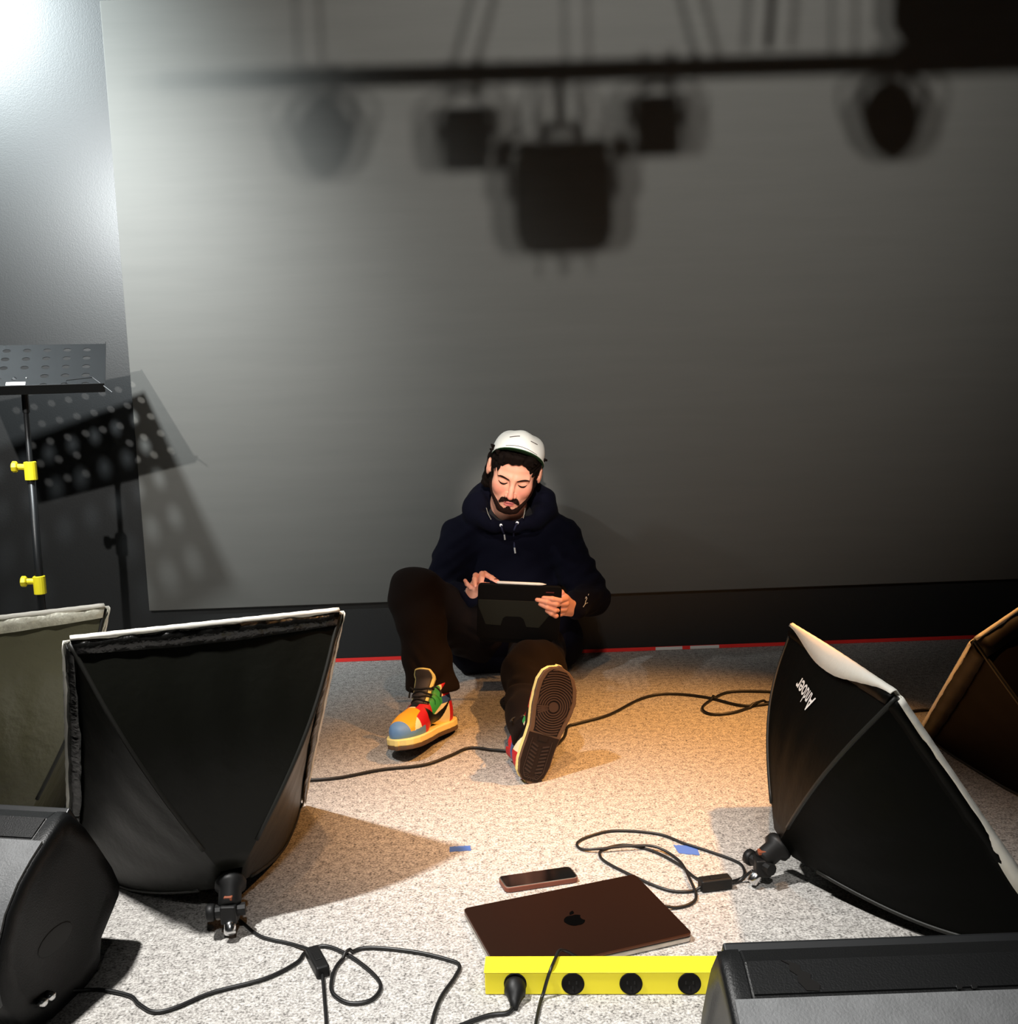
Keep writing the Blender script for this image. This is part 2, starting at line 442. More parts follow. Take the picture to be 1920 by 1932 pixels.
for x, lb in ((0.742, 'left one of two black cables hanging above the bar, seen as shadow'), (0.80, 'right one of two black cables hanging above the bar, seen as shadow')):
    tag(MB().tube(spline([(x, RY, 4.40), (x + 0.006, RY, 3.0), (x - 0.004, RY, 2.72)], 8), 0.009, 6).build('hanging_cable', M_rub), lb, 'cable', 'cables hanging above the bar')

# ------------------------------------------------------------------ softboxes
def softbox(name, label, group, a, A, B, C, D, bow=0.05, rim_w=None, band_w=0.032, holder_dir=None, band_mat=None, logo=None, shell=None):
    """a apex; A,B,D,C corners of the opening in order A-B-D-C (edges AB, BD, DC, CA)"""
    a, A, B, C, D = map(Vector, (a, A, B, C, D))
    cen = (A + B + C + D) / 4; nrm = (cen - a).normalized()
    base = Vector((cen.x, cen.y, 0))
    t = empty(name, base, label, 'softbox', group)
    cs = [A, B, D, C]
    ring = [a + ((c - cen).normalized() * 0.035) + nrm * 0.03 for c in cs]
    def rod(i, s):
        out = (cs[i] - cen).normalized()
        k = math.sin(math.pi * s) * bow + math.sin(math.pi * s) * (1 - s) * bow * 0.6
        p = ring[i].lerp(cs[i], s) + out * k
        if p.z < 0.006: p.z = 0.006
        return p
    def panel(i, s, u):
        j = (i + 1) % 4
        p = rod(i, s).lerp(rod(j, s), u)
        mid = (cs[i] + cs[j]) / 2
        inn = (cen - mid).normalized()
        sag = math.sin(math.pi * u) * 0.012 * s + 0.004 * math.sin(u * 23 + i * 2) * s * s * (1 - s) * 4 * math.sin(math.pi * u)
        p = p + inn * sag
        if p.z < 0.004: p.z = 0.004
        return p
    NS, NU = 18, 20
    b = MB()
    for i in range(4):
        v = [panel(i, s / NS, u / NU) for s in range(NS + 1) for u in range(NU + 1)]
        f = [(r * (NU + 1) + c, r * (NU + 1) + c + 1, (r + 1) * (NU + 1) + c + 1, (r + 1) * (NU + 1) + c) for r in range(NS) for c in range(NU)]
        b.add(v, f)
    o = b.build('shell', shell or M_nylon, t, True)
    bm = bmesh.new(); bm.from_mesh(o.data); bmesh.ops.remove_doubles(bm, verts=bm.verts, dist=0.0006)
    bmesh.ops.recalc_face_normals(bm, faces=bm.faces); bm.to_mesh(o.data); bm.free()
    autosmooth(o, 30)
    md = o.modifiers.new('thickness', 'SOLIDIFY'); md.thickness = 0.0022; md.offset = 0
    for i in range(4):
        b = MB().tube([rod(i, s / 24) + (cs[i] - cen).normalized() * 0.001 for s in range(2, 25)], 0.0045, 7)
        b.build('rib_seam', M_piping, t, True)
    # folded band along the opening
    b = MB()
    for i in range(4):
        j = (i + 1) % 4
        out = (((cs[i] + cs[j]) / 2) - cen).normalized()
        n = 24; v = []; f = []
        for q in range(n + 1):
            u = q / n
            wv = 0.0015 * math.sin(q * 1.7 + i) + 0.001 * math.sin(q * 3.1)
            p0 = cs[i].lerp(cs[j], u); sb = 1 - (band_w + wv) / 0.52
            p1 = panel(i, sb, u) + out * (0.006 + wv)
            p0 = p0 + out * (0.007 + wv * .6)
            pm = p0.lerp(p1, 0.5) + out * 0.003
            for p in (p0, pm, p1):
                if p.z < 0.003: p.z = 0.003
                v.append(p)
        for q in range(n):
            for k in range(2): f.append((q * 3 + k, q * 3 + k + 1, q * 3 + k + 4, q * 3 + k + 3))
        b.add(v, f)
    o = b.build('edge_band', band_mat or M_nylon, t, True)
    md = o.modifiers.new('thickness', 'SOLIDIFY'); md.thickness = 0.002; md.offset = 0
    # white diffuser: slightly domed sheet in the opening with its edge folded over the rim
    n = 16; v = []; f = []
    for r in range(n + 1):
        for c in range(n + 1):
            u, s = c / n, r / n
            p = A.lerp(B, u).lerp(C.lerp(D, u), s) + nrm * (0.006 + 0.012 * math.sin(math.pi * u) * math.sin(math.pi * s))
            p.z = max(p.z, 0.004); v.append(p)
    for r in range(n):
        for c in range(n): f.append((r * (n + 1) + c, r * (n + 1) + c + 1, (r + 1) * (n + 1) + c + 1, (r + 1) * (n + 1) + c))
    b = MB().add(v, f)
    df = b.build('diffuser', M_cloth, t, True)
    md = df.modifiers.new('thickness', 'SOLIDIFY'); md.thickness = 0.002; md.offset = 0
    b = MB()
    for i in range(4):
        j = (i + 1) % 4
        out = (((cs[i] + cs[j]) / 2) - cen).normalized()
        n = 40; v = []; f = []
        for q in range(n + 1):
            u = q / n; wd = rim_w(i, u) if rim_w else 0.005
            p = cs[i].lerp(cs[j], u)
            o0 = out * (0.0125 + 0.0006 * math.sin(q * 2.3) + .10 * max(0, wd - .006))
            sb = 1 - wd / 0.52
            pts = [p + nrm * 0.008 - out * 0.004, p + o0 * 0.9 + nrm * 0.008, p + o0 + nrm * 0.002, panel(i, sb, u) + o0]
            for x in pts:
                x.z = max(x.z, 0.003); v.append(x)
        for q in range(n):
            for k in range(3): f.append((q * 4 + k, q * 4 + k + 1, q * 4 + k + 5, q * 4 + k + 4))
        b.add(v, f)
    o = b.build('white_rim', M_cloth, df, True)
    md = o.modifiers.new('thickness', 'SOLIDIFY'); md.thickness = 0.0016; md.offset = 0
    # lamp holder behind the apex
    hd = Vector(holder_dir) if holder_dir else -nrm
    hd.normalize()
    side = hd.cross(Vector((0, 0, 1))).normalized()
    h = a + nrm * 0.025
    k = MB().lathe([(0.026, 0), (0.029, 0.006), (0.029, 0.016), (0.021, 0.022), (0.021, 0.052), (0.015, 0.056)], h, hd, 20).build('lamp_holder', M_blk, t, True)
    e = h + hd * 0.055
    bk = MB().box(e + Vector((0, 0, -0.012)), 0.03, 0.03, 0.036, bev=0.004)
    bk.tube([e + side * 0.028 + Vector((0, 0, -.008)), e - side * 0.028 + Vector((0, 0, -.008))], 0.012, 10)
    bk.build('tilt_bracket', M_blk, k)
    MB().lathe([(0.013, 0), (0.016, 0.003), (0.016, 0.014), (0.011, 0.017)], e + side * 0.026 + Vector((0, 0, -.008)), side, 12).build('tilt_knob', M_blk, k, True)
    MB().lathe([(0.010, 0), (0.011, 0.004), (0.011, 0.02), (0.007, 0.022)], e + Vector((0, 0, -.02)) + hd * 0.012, (hd * 0.6 - Vector((0, 0, .2))).normalized(), 12).build('steel_collar', M_steel, k, True)
    MB().box(e + Vector((0, 0, 0.018)), 0.016, 0.016, 0.008, bev=0.002).build('power_switch', M_brownled, k)
    if logo: logo(t, panel)
    return t

softbox('softbox', 'black softbox with its back to the camera, standing left, front of its pair', 'softboxes on the left',
        (-.545, 1.752, .07), (-.781, 1.692, .573), (-.343, 1.903, .561), (-.972, 2.032, .012), (-.532, 2.285, .012),
        bow=0.04, rim_w=lambda i, u: 0.0025, holder_dir=(0.1, -0.55, -0.35), band_mat=M_band, shell=M_lsh)
M_nylon2 = mat('lit_black_nylon', (0.070, 0.066, 0.038), 0.36, 0, 0.4, bump=(26, 0.35, 0.012))  # nylon raised to olive: the light on this box is in its colour
M_bandgold = mat('lit_lining_band', (0.80, 0.74, 0.54), 0.45, 0.1, 0.5, bump=(60, 0.8, 0.006), var=(45, 0.6))  # mottled lining band; strong light on it is put into the pale gold
softbox('softbox', 'softbox at the left frame edge, coloured olive as lit, with a pale lit top band', 'softboxes on the left',
        (-1.086, 2.019, .06), (-1.343, 1.920, .542), (-.930, 2.199, .529), (-1.604, 2.283, .012), (-1.191, 2.555, .012),
        bow=0.04, rim_w=lambda i, u: 0.004, band_mat=M_bandgold, shell=M_nylon2)

def logo_right(t, panel):
    cu = bpy.data.curves.new('logo', 'FONT'); cu.body = 'Andoer'; cu.size = 1.0; cu.align_x = 'CENTER'; cu.offset = 0.014
    o = bpy.data.objects.new('logo_tmp', cu); COL.objects.link(o)
    me = bpy.data.meshes.new_from_object(o.evaluated_get(bpy.context.evaluated_depsgraph_get()))
    bpy.data.objects.remove(o)
    bm = bmesh.new(); bm.from_mesh(me)
    bmesh.ops.triangulate(bm, faces=bm.faces)
    xs = [v.co.x for v in bm.verts]; w_ = max(xs) - min(xs)
    # the panel spans edge A-B (index 0); s runs apex to opening, u from A to B. text baseline runs against u, head down
    P = lambda s, u: panel(0, s, u)
    s0, u0 = LOGO_AT
    e = 0.01
    c0 = P(s0, u0); du = (P(s0, u0 + e) - c0) / e; ds = (P(s0 + e, u0) - c0) / e
    n = ds.cross(du).normalized()
    if n.dot(Vector((0, 0, .98)) - c0) < 0: n = -n
    X = LOGO_DIR[0] * ds + LOGO_DIR[1] * du; X.normalize()
    Y = n.cross(X)
    size = LOGO_LEN / w_
    # solve (ds,du) coordinates
    g = np.array([[ds.dot(ds), ds.dot(du)], [ds.dot(du), du.dot(du)]]); gi = np.linalg.inv(g)
    def mp(x, y, lift):
        d = X * (x * size) + Y * (y * size)
        k = gi @ np.array([d.dot(ds), d.dot(du)])
        return P(s0 + k[0], u0 + k[1]) + n * lift
    v = [mp(q.co.x, q.co.y, 0.0036) for q in bm.verts]
    bm.verts.index_update()
    f = [[q.index for q in fa.verts] for fa in bm.faces]; bm.free()
    mobj('logo', v, f, M_white, t, False, False)['label'] = 'white printed lettering on the black panel'
LOGO_AT = (0.76, 0.40); LOGO_DIR = (0.2, -1.0); LOGO_LEN = 0.150
def rimR(i, u):
    if i == 0: return 0.006 + 0.05 * max(0, math.sin(math.pi * min(1, max(0, (u - 0.04) / 0.9)))) ** 1.3
    if i == 1: return 0.004 + 0.022 * max(0, math.sin(math.pi * min(1, max(0, (u - 0.45) / 0.55)))) ** 1.5
    return 0.006
softbox('softbox', 'black softbox lying on its side at right with white lettering and white edge', 'softboxes on the right',
        (.497, 1.858, .06), (.649, 2.23, .416), (.614, 1.535, .471), (.917, 2.181, .012), (.881, 1.485, .049),
        bow=0.045, rim_w=rimR, holder_dir=(-.5, -0.25, -0.25), logo=logo_right)
softbox('softbox', 'black softbox at the right frame edge, tilted behind the lettered one', 'softboxes on the right',
        (1.228, 1.895, .06), (.866 + .12, 1.827 + .22, .42), (1.298 + .12, 1.907 + .22, .66), (.996 + .12, 2.393 + .22, .015), (1.428 + .12, 2.474 + .22, .243),
        bow=0.03, rim_w=lambda i, u: 0.003, band_w=0.05, band_mat=mat('dark_brown_band', (.0075, .005, .0036), .6, 0, .2), shell=mat('amber_lit_nylon', (.0024, .0010, .0007), .7, 0, .05))  # red of the shell is amber light put into the black nylon's colour

# ------------------------------------------------------------------ wedge monitors
def wedge(name, label, T, d, ln, sgn):
    """T: floor point under the top far corner of the visible end; d: horizontal unit vector away from the camera"""
    d = Vector((*d, 0)).normalized(); ax = Vector((d.y, -d.x, 0)) * sgn      # axis runs away from the visible end
    O = Vector((T[0], T[1], 0))
    prof = [(.004, .310), (-.020, .309), (-.058, .291), (-.095, .272), (-.128, .250), (-.160, .218), (-.183, .175), (-.192, .130), (-.185, .080), (-.160, .035), (-.125, .008), (-.09, 0), (.0, 0), (.045, .012), (.056, .055), (.118, .104), (.122, .125), (.105, .165), (.075, .215), (.040, .270)]
    P = lambda u, z, k: O + d * u + Vector((0, 0, z)) + ax * k
    t = empty(name, O + ax * ln / 2, label, 'speaker', 'stage monitors in the foreground')
    ew = 0.026
    MB().prism(prof, lambda p: P(p[0], p[1], ew), lambda p: P(p[0], p[1], ln - ew)).build('cabinet', M_mon, t, bevel=0.004)
    # painted panel that follows the rounded back
    cu, cz = -.04, .14
    strip = [(-.064, .2885), (-.095, .272), (-.128, .250), (-.160, .218), (-.183, .175), (-.192, .130), (-.186, .085)]
    off = lambda p, q: (p[0] + (p[0] - cu) / math.hypot(p[0] - cu, p[1] - cz) * q, p[1] + (p[1] - cz) / math.hypot(p[0] - cu, p[1] - cz) * q)
    def sheet(st, k0, k1, q0, q1):
        b = MB()
        for i in range(len(st) - 1):
            pass
        n = len(st); v = []
        for q in (q1, q0):
            for k in (k0, k1):
                v += [P(*off(p, q), k) for p in st]
        f = []
        for i in range(n - 1):
            f += [(i, i + 1, n + i + 1, n + i), (2 * n + i, 3 * n + i, 3 * n + i + 1, 2 * n + i + 1), (i, 2 * n + i, 2 * n + i + 1, i + 1), (n + i, n + i + 1, 3 * n + i + 1, 3 * n + i)]
        f += [(0, n, 3 * n, 2 * n), (n - 1, 3 * n - 1, 4 * n - 1, 2 * n - 1)]
        f[-1] = (n - 1, 3 * n - 1, 4 * n - 1, 2 * n - 1)
        return b.add(v, f)
    autosmooth(sheet(strip, 0.006, ln - 0.006, -.004, .0035).build('rear_panel', M_monpanel, t, True), 40)
    autosmooth(sheet([(-.022, .3085), (-.058, .291)], 0.03, ln - 0.03, -.004, .0022).build('top_bevel', M_mon, t, True), 40)
    # front grille with its raised lip, on the baffle that looks up and away
    b = MB().prism([(0.02, 0.01), (0.02, ln - .01), (0.98, ln - .01), (0.98, 0.01)],
                   lambda p: P(.006 + .112 * p[0] + .008, .313 - .19 * p[0] + .004, p[1]), lambda p: P(.004 + .112 * p[0] - .006, .309 - .19 * p[0] - .004, p[1]))
    b.build('front_grille', M_stand, t, bevel=.003)
    for k0, k1 in ((ew, 0.0), (ln - ew, ln)):
        b = MB(); n = len(prof); rings = []
        for q, sc in ((0, 1.004), (0.35, 1.004), (0.62, 1.002), (0.84, 0.990), (1.0, 0.965)):
            rings.append([P(cu + (p[0] - cu) * sc, 0.0 if p[1] < .001 and sc > .95 else max(0.002, cz + (p[1] - cz) * sc), k0 + (k1 - k0) * q) for p in prof])
        # recessed inside of the cap
        rings.append([P(cu + (p[0] - cu) * .80, cz + (p[1] - cz) * .80, k1) for p in prof])
        rings.append([P(cu + (p[0] - cu) * .76, cz + (p[1] - cz) * .76, k1 + (k0 - k1) * .12) for p in prof])
        v = [x for r in rings for x in r]; m_ = len(rings)
        f = [(r * n + i, r * n + (i + 1) % n, (r + 1) * n + (i + 1) % n, (r + 1) * n + i) for r in range(m_ - 1) for i in range(n)]
        f += [tuple(range(n)), tuple(range((m_ - 1) * n, m_ * n))]
        b.add(v, f); e = autosmooth(b.build('end_cap', M_mon, t, True), 50)
        bm = MB().prism([(-.06 + .045 * math.cos(a_), .12 + .022 * math.sin(a_)) for a_ in np.linspace(0, 2 * math.pi, 16, endpoint=False)],
                        lambda p: P(p[0], p[1], k1 + (k0 - k1) * 0.09), lambda p: P(p[0], p[1], k1 + (k0 - k1) * .3))
        bm.build('handle', M_blk, e, bevel=.003)
    for u_, z_ in ((.026, .285), (.105, .145)):
        for q in (.012, .030):
            MB().box(P(u_ + .006, z_ + .004, q), 0.010, 0.003, 0.004).build('grille_clip', M_piping, t)
    return t, P
tl, Pl = wedge('stage_monitor', 'black wedge stage monitor cut off by the left frame edge, beside the left softbox', (-.755, 1.577), (.2, .98), 0.55, -1)
for q in (0, 0.019):
    MB().lathe([(0.007, -.01), (0.008, 0.002), (0.008, 0.012), (0.004, 0.014)], Pl(-.112 + q, .045 - q * .1, 0.001), Pl(-.3, 0, -1) - Pl(0, 0, 0), 14).build('connector', M_steel, tl, True)
M_ovals = M_blk
b = MB()
tr, Pr = wedge('stage_monitor', 'black wedge stage monitor in the lower right corner in front of the yellow power box', (.229, 1.100), (0.0, 1.0), 0.62, 1)
for k in (.262, .279):
    MB().lathe([(0.0032, 0), (0.0032, 0.0025)], Pr(-.0595, .2935, k), (0, -.45, .9), 10).build('rivet', M_steel, tr)
pa = [(.02, .070), (.15, .078), (.34, .077), (.5, .084), (.7, .083), (.97, .090), (1.0, .104), (.8, .107), (.62, .098), (.48, .100), (.36, .090), (.2, .090), (.08, .080)]
MB().prism(pa, lambda p: Pr(-.022 - .036 * p[0], .3085 - .0175 * p[0] + .0034, p[1]), lambda p: Pr(-.022 - .036 * p[0], .3085 - .0175 * p[0] + .001, p[1])).build('frayed_tape', M_sock, tr)

# ------------------------------------------------------------------ music stand
t = empty('music_stand', (-1.525, 3.17, 0), 'black music stand with perforated tray and yellow knobs at the left', 'music stand')
X = Vector((.945, .326, 0)); Yv = Vector((-.326 * .87, .945 * .87, .49)).normalized(); trO = Vector((-1.262, 3.13, 1.040)) - X * .272; Nv = X.cross(Yv)
hw, hh = 0.272, 0.335
def tray_mesh():
    from itertools import product
    pitch = 0.061; r = 0.0125
    b = MB()
    # a plate tiled in square cells, each with a round hole through it
    cols, rows = 8, 5
    x0 = -cols * pitch / 2; y0 = 0.018
    def pt(x, y, n): return trO + X * x + Yv * y + Nv * n
    def cell(cx, cy):
        N = 16; v = []; f = []
        for n in (0, -.0016):
            for k in range(N):
                a_ = 2 * math.pi * k / N; c_, s_ = math.cos(a_), math.sin(a_); m_ = max(abs(c_), abs(s_))
                v.append(pt(cx + c_ / m_ * pitch / 2, cy + s_ / m_ * pitch / 2, n)); v.append(pt(cx + r * c_, cy + r * s_, n))
        for k in range(N):
            i, j = 2 * k, 2 * ((k + 1) % N); q = 2 * N
            f += [(i, j, j + 1, i + 1), (q + i, q + i + 1, q + j + 1, q + j), (i + 1, j + 1, q + j + 1, q + i + 1), (i, q + i, q + j, j)]
        return v, f
    for c, r_ in product(range(cols), range(rows)):
        cx, cy = x0 + (c + .5) * pitch, y0 + (r_ + .5) * pitch
        if c in (3, 4) and r_ in (0, 1):
            b.box(pt(cx, cy, -.0008), pitch, pitch, .0016, Matrix((X, Yv, Nv)).transposed()); continue
        b.add(*cell(cx, cy))
    A3 = Matrix((X, Yv, Nv)).transposed()
    yt = y0 + rows * pitch
    for sx in (-1, 1): b.box(pt(sx * (hw + cols * pitch / 2) / 2, hh / 2, -.0008), hw - cols * pitch / 2, hh, .0016, A3)
    b.box(pt(0, (hh + yt) / 2, -.0008), cols * pitch, hh - yt, .0016, A3); b.box(pt(0, y0 / 2, -.0008), cols * pitch, y0, .0016, A3)
    for sx in (-1, 1): b.box(pt(sx * hw, hh / 2, .003), .0016, hh, .009, A3)
    return b
tray = tray_mesh().build('tray', M_stand, t)
A3 = Matrix((X, Yv, Nv)).transposed()
MB().box(trO + Nv * 0.012 - Yv * 0.001, 2 * hw, 0.003, 0.032, A3, 0.001).build('tray_lip', M_stand, t)
MB().box(trO + X * 0.012 + Yv * 0.062 + Nv * 0.001, 0.055, 0.020, 0.001, A3).build('white_sticker', M_white, tray)
for sx in (-.035, .04):
    for sy in (.025, .10): MB().lathe([(0.004, 0), (0.003, 0.002)], trO + X * sx + Yv * sy, Nv, 10).build('rivet', M_steel, tray, True)
MB().tube([trO + X * (hw - .11) + Nv * .03, trO + X * (hw - .11) + Yv * .02 + Nv * .03, trO + X * (hw - .035) + Yv * .035 + Nv * .03, trO + X * (hw + .022) - Yv * .03 + Nv * .01], 0.0018, 6).build('page_clip', M_stand, t)
pc = trO + Yv * 0.10
MB().tube([pc + Nv * -.004, Vector((-1.516, 3.13, 1.06)), Vector((-1.517, 3.13, .98))], 0.011, 10).build('tilt_neck', M_stand, t)
MB().tube([(-1.516, 3.13, 1.06), (-1.526, 3.13, 0.43)], 0.0085, 12).build('inner_pole', M_stand, t, True)
MB().tube([(-1.520, 3.13, 0.80), (-1.530, 3.13, 0.10)], 0.0125, 12).build('outer_pole', M_stand, t, True)
for z, sx in ((0.795, 0), (0.425, 0)):
    x = -1.520 - (.8 - z) * .016
    k = MB().lathe([(0.016, -.03), (0.019, -.028), (0.019, 0.028), (0.016, 0.03)], (x, 3.13, z), (0, 0, 1), 16)
    k.tube([(x, 3.13, z + .012), (x - 0.04, 3.12, z + .015)], 0.010, 10)
    kk = k.build('clamp_collar', M_yelp, t)
    MB().lathe([(0.015, 0), (0.018, 0.003), (0.018, 0.014), (0.014, 0.017)], (x - 0.036, 3.12, z + .015), (-1, -.2, .05), 8).build('clamp_knob', M_yelp, kk)
for a_ in (90, 210, 330):
    c, s = math.cos(R_(a_)), math.sin(R_(a_))
    MB().tube([(-1.530, 3.13, .30), (-1.530 + .30 * c, 3.13 + .30 * s, 0.015)], 0.008, 8).build('leg', M_stand, t)

# ------------------------------------------------------------------ laptop, phone, power box
def slab(cs, z0, z1, rad, n=6):
    """rounded quadrilateral outline between two heights"""
    cs = [Vector((*c, 0)) for c in cs]; poly = []
    for i in range(4):
        p, a_, b_ = cs[i], cs[i - 1], cs[(i + 1) % 4]
        d0 = (a_ - p).normalized(); d1 = (b_ - p).normalized()
        for k in range(n + 1):
            u = k / n; q = (p + d0 * rad) * (1 - u) ** 2 + p * 2 * u * (1 - u) + (p + d1 * rad) * u * u
            poly.append((q.x, q.y))
    return MB().prism(poly, lambda p: (p[0], p[1], z1), lambda p: (p[0], p[1], z0)), poly
LC = [(-.115, 1.760), (.226, 1.869), (.300, 1.645), (-.041, 1.536)]
t = empty('laptop', (.093, 1.703, 0), 'closed dark grey laptop lying on the carpet behind the yellow power box', 'laptop')
slab(LC, 0.0015, 0.0100, 0.012)[0].build('base', M_alu2, t, bevel=0.0015)
ld = slab(LC, 0.0112, 0.0165, 0.012)[0].build('lid', M_alu, t, bevel=0.0015)
slab([((x - .093) * .985 + .093, (y - 1.703) * .985 + 1.703) for x, y in LC], 0.0098, 0.0114, 0.012)[0].build('hinge_gap', M_blk, t)
xa = Vector((.341, .109, 0)).normalized(); ya = Vector((-xa.y, xa.x, 0)); lc = Vector((.0935, 1.702, 0.0166))
def fruit():
    b = MB(); pts = []
    for k in range(48):
        a_ = 2 * math.pi * k / 48
        r = 1.0 + 0.06 * math.cos(2 * a_) - 0.10 * math.exp(-((math.sin((a_ - math.pi / 2) / 2)) ** 2) * 60) - 0.05 * math.exp(-((math.sin((a_ + math.pi / 2) / 2)) ** 2) * 60)
        x, y = r * math.cos(a_), r * math.sin(a_) * 1.02
        y *= 1.0; x *= (0.92 + 0.10 * (y > 0) * 0.5 + 0.04 * y)
        bx, by, br = 1.28, 0.18, 0.62
        dd = math.hypot(x - bx, y - by)
        if dd < br: x, y = bx + (x - bx) / dd * br, by + (y - by) / dd * br
        pts.append((x, y))
    sc = 0.0195
    f = lambda z: (lambda p: lc + xa * (p[0] * sc) + ya * (p[1] * sc) + Vector((0, 0, z)))
    b.prism(pts, f(0.0005), f(-0.0003))
    leaf = [(0.02 + 0.52 * u - .10 * math.sin(math.pi * u), 1.0 + 0.62 * u + 0.10 * math.sin(math.pi * u)) for u in np.linspace(0, 1, 8)]
    leaf += [(0.02 + 0.52 * u + .22 * math.sin(math.pi * u), 1.0 + 0.62 * u - 0.16 * math.sin(math.pi * u)) for u in np.linspace(1, 0, 8)[1:-1]]
    leaf = [(x - .12, y + .05) for x, y in leaf]
    b.prism(leaf, f(0.0005), f(-0.0003))
    return b
fruit().build('lid_logo', mat('matte_black_mark', (.0008, .0008, .0008), .9, 0, .02), ld)['label'] = 'black fruit shaped mark on the lid'
t = empty('smartphone', (.03, 1.879, 0), 'black smartphone lying face up on the carpet behind the laptop', 'phone')
PCs = [(-.050, 1.886), (.099, 1.920), (.114, 1.872), (-.034, 1.838)]
sc_ = lambda k: [((x - .032) * k + .032, (y - 1.879) * (k - .02 * (k < 1)) + 1.879) for x, y in PCs]
M_case = mat('brown_phone_case', (0.16, 0.045, 0.025), 0.5); 
cs_ = slab(PCs, 0.0008, 0.0115, 0.011)[0].build('case', M_case, t, bevel=0.002)
slab(sc_(0.985), 0.0113, 0.0125, 0.010)[0].build('frame', M_alu2, t)
slab(sc_(0.955), 0.0123, 0.0129, 0.009)[0].build('screen', M_glass, t)

t = empty('power_strip', (.24, 1.515, 0), 'yellow metal power box with four black round sockets in front of the laptop', 'power strip')
yx = Vector((.36, -.0215, 0)).normalized(); yy = Vector((-yx.y, yx.x, 0)); yo = Vector((-.068, 1.5105, 0)); YL = 0.56
YP = lambda a_, b_, z: yo + yx * a_ + yy * b_ + Vector((0, 0, z))
b = MB().prism([(0, .001), (0, .0395), (.038, .0435), (.038, .001)], lambda p: YP(0, p[0], p[1]), lambda p: YP(YL, p[0], p[1]))
bd = b.build('housing', M_yel, t, bevel=0.0015)
MB().prism([(-.0012, .0390), (-.0012, .0405), (.0385, .0448), (.0385, .0430)], lambda p: YP(-.001, p[0], p[1]), lambda p: YP(YL + .001, p[0], p[1])).build('lid', M_yel, t, bevel=0.0005)
for k in range(6):
    c = YP(.050 + .0945 * k, 0, .0205)
    s_ = MB().lathe([(.0185, -.001), (.0188, .0015), (.0165, .002), (.0160, .0012), (.001, .0010)], c, -yy, 32).build('socket', M_sock, t, True)
    b = MB()
    for dx, dz in ((-.006, .002), (.006, .002), (0, -.007)): b.box(c + yx * dx + Vector((0, 0, dz)) - yy * 0.0012, .0022, .001, .006)
    b.build('socket_slot', M_blk, s_)

# ------------------------------------------------------------------ cables
def cable(name, pts, r, label, m=None, z=None, parent=None, n=7):
    P = []
    for i, p in enumerate(pts):
        P.append((p[0], p[1], p[2] if len(p) > 2 else r + 0.0008))
    s = spline(P, n)
    # lift where a run crosses an earlier part of itself
    for i in range(len(s)):
        for j in range(i - 12):
            if (s[i].xy - s[j].xy).length < r * 3 and abs(s[i].z - s[j].z) < r * 2:
                s[i].z = max(s[i].z, s[j].z + 2 * r)
    o = MB().tube(s, r, 8).build(name, m or M_rub, parent, True)
    if label: tag(o, label, 'cable')
    return o
t = empty('lamp_cord', (-.36, 1.605, 0), 'black lamp cord with in-line switch running from the left softbox', 'cable')
cable('cord', [(-.562, 1.735, .045), (-.552, 1.745, .03), (-.539, 1.765), (-.489, 1.71), (-.424, 1.679), (-.384, 1.650, .008), (-.374, 1.632, .010)], .0032, None, parent=t)
cable('cord', [(-.352, 1.582, .010), (-.347, 1.570, .007), (-.334, 1.515), (-.317, 1.439), (-.307, 1.37), (-.30, 1.25)], .0032, None, parent=t)
def inline(parent, p0, p1, w, h, name='inline_switch', m=None):
    p0, p1 = Vector(p0), Vector(p1); X_ = (p1 - p0); L_ = X_.length; X_.normalize(); Y_ = Vector((-X_.y, X_.x, 0)).normalized()
    A_ = Matrix((X_, Y_, X_.cross(Y_))).transposed()
    o = MB().box((p0 + p1) / 2, L_, w, h, A_, 0.004).build(name, m or M_blk, parent)
    MB().box((p0 + p1) / 2 + Vector((0, 0, h / 2)), L_ * .35, w * .5, .003, A_, .001).build('switch_rocker', M_blk, o)
    return o
inline(t, (-.379, 1.641, .0115), (-.346, 1.573, .0115), .024, .021)
cable('monitor_cable', [(-.775, 1.535, .02), (-.747, 1.560), (-.711, 1.556), (-.664, 1.538), (-.641, 1.515), (-.608, 1.492), (-.576, 1.501), (-.527, 1.539), (-.446, 1.574), (-.402, 1.618), (-.392, 1.650), (-.362, 1.668), (-.316, 1.638), (-.266, 1.582), (-.244, 1.539), (-.255, 1.503), (-.289, 1.496), (-.320, 1.522), (-.330, 1.56), (-.328, 1.607), (-.308, 1.646), (-.276, 1.657), (-.198, 1.639), (-.14, 1.613), (-.115, 1.593), (-.12, 1.559), (-.142, 1.497), (-.151, 1.423), (-.148, 1.33)],
      .0034, 'black cable looping over the carpet from the left stage monitor')
t = empty('power_cable', (-.06, 1.46, 0), 'black power cord plugged into the leftmost socket of the yellow box', 'cable')
c = YP(.050, 0, .0205)
MB().lathe([(.0165, -.001), (.0175, .004), (.0175, .016), (.0125, .024), (.0085, .034), (.0055, .046)], c, (-yy * .93 - Vector((0, 0, .36))).normalized(), 20).build('plug', M_blk, t, True)
cable('cord', [c - yy * .036 - Vector((0, 0, .0135)), c - yy * .052 - Vector((0, 0, .0165)) - yx * .01, (-.063, 1.450), (-.112, 1.424), (-.16, 1.396), (-.25, 1.33)], .0036, None, parent=t)
cable('charging_cable', [(.150, 1.612, .004), (.105, 1.592, .006), (.070, 1.572, .035), (.058, 1.552, .0485), (.052, 1.536, .0488), (.046, 1.518, .0480), (.0405, 1.505, .044), (.034, 1.499, .030), (.027, 1.494, .010), (.0215, 1.480), (.012, 1.42), (.008, 1.341), (.01, 1.25)], .0028, 'thin black cable draped over the yellow power box')
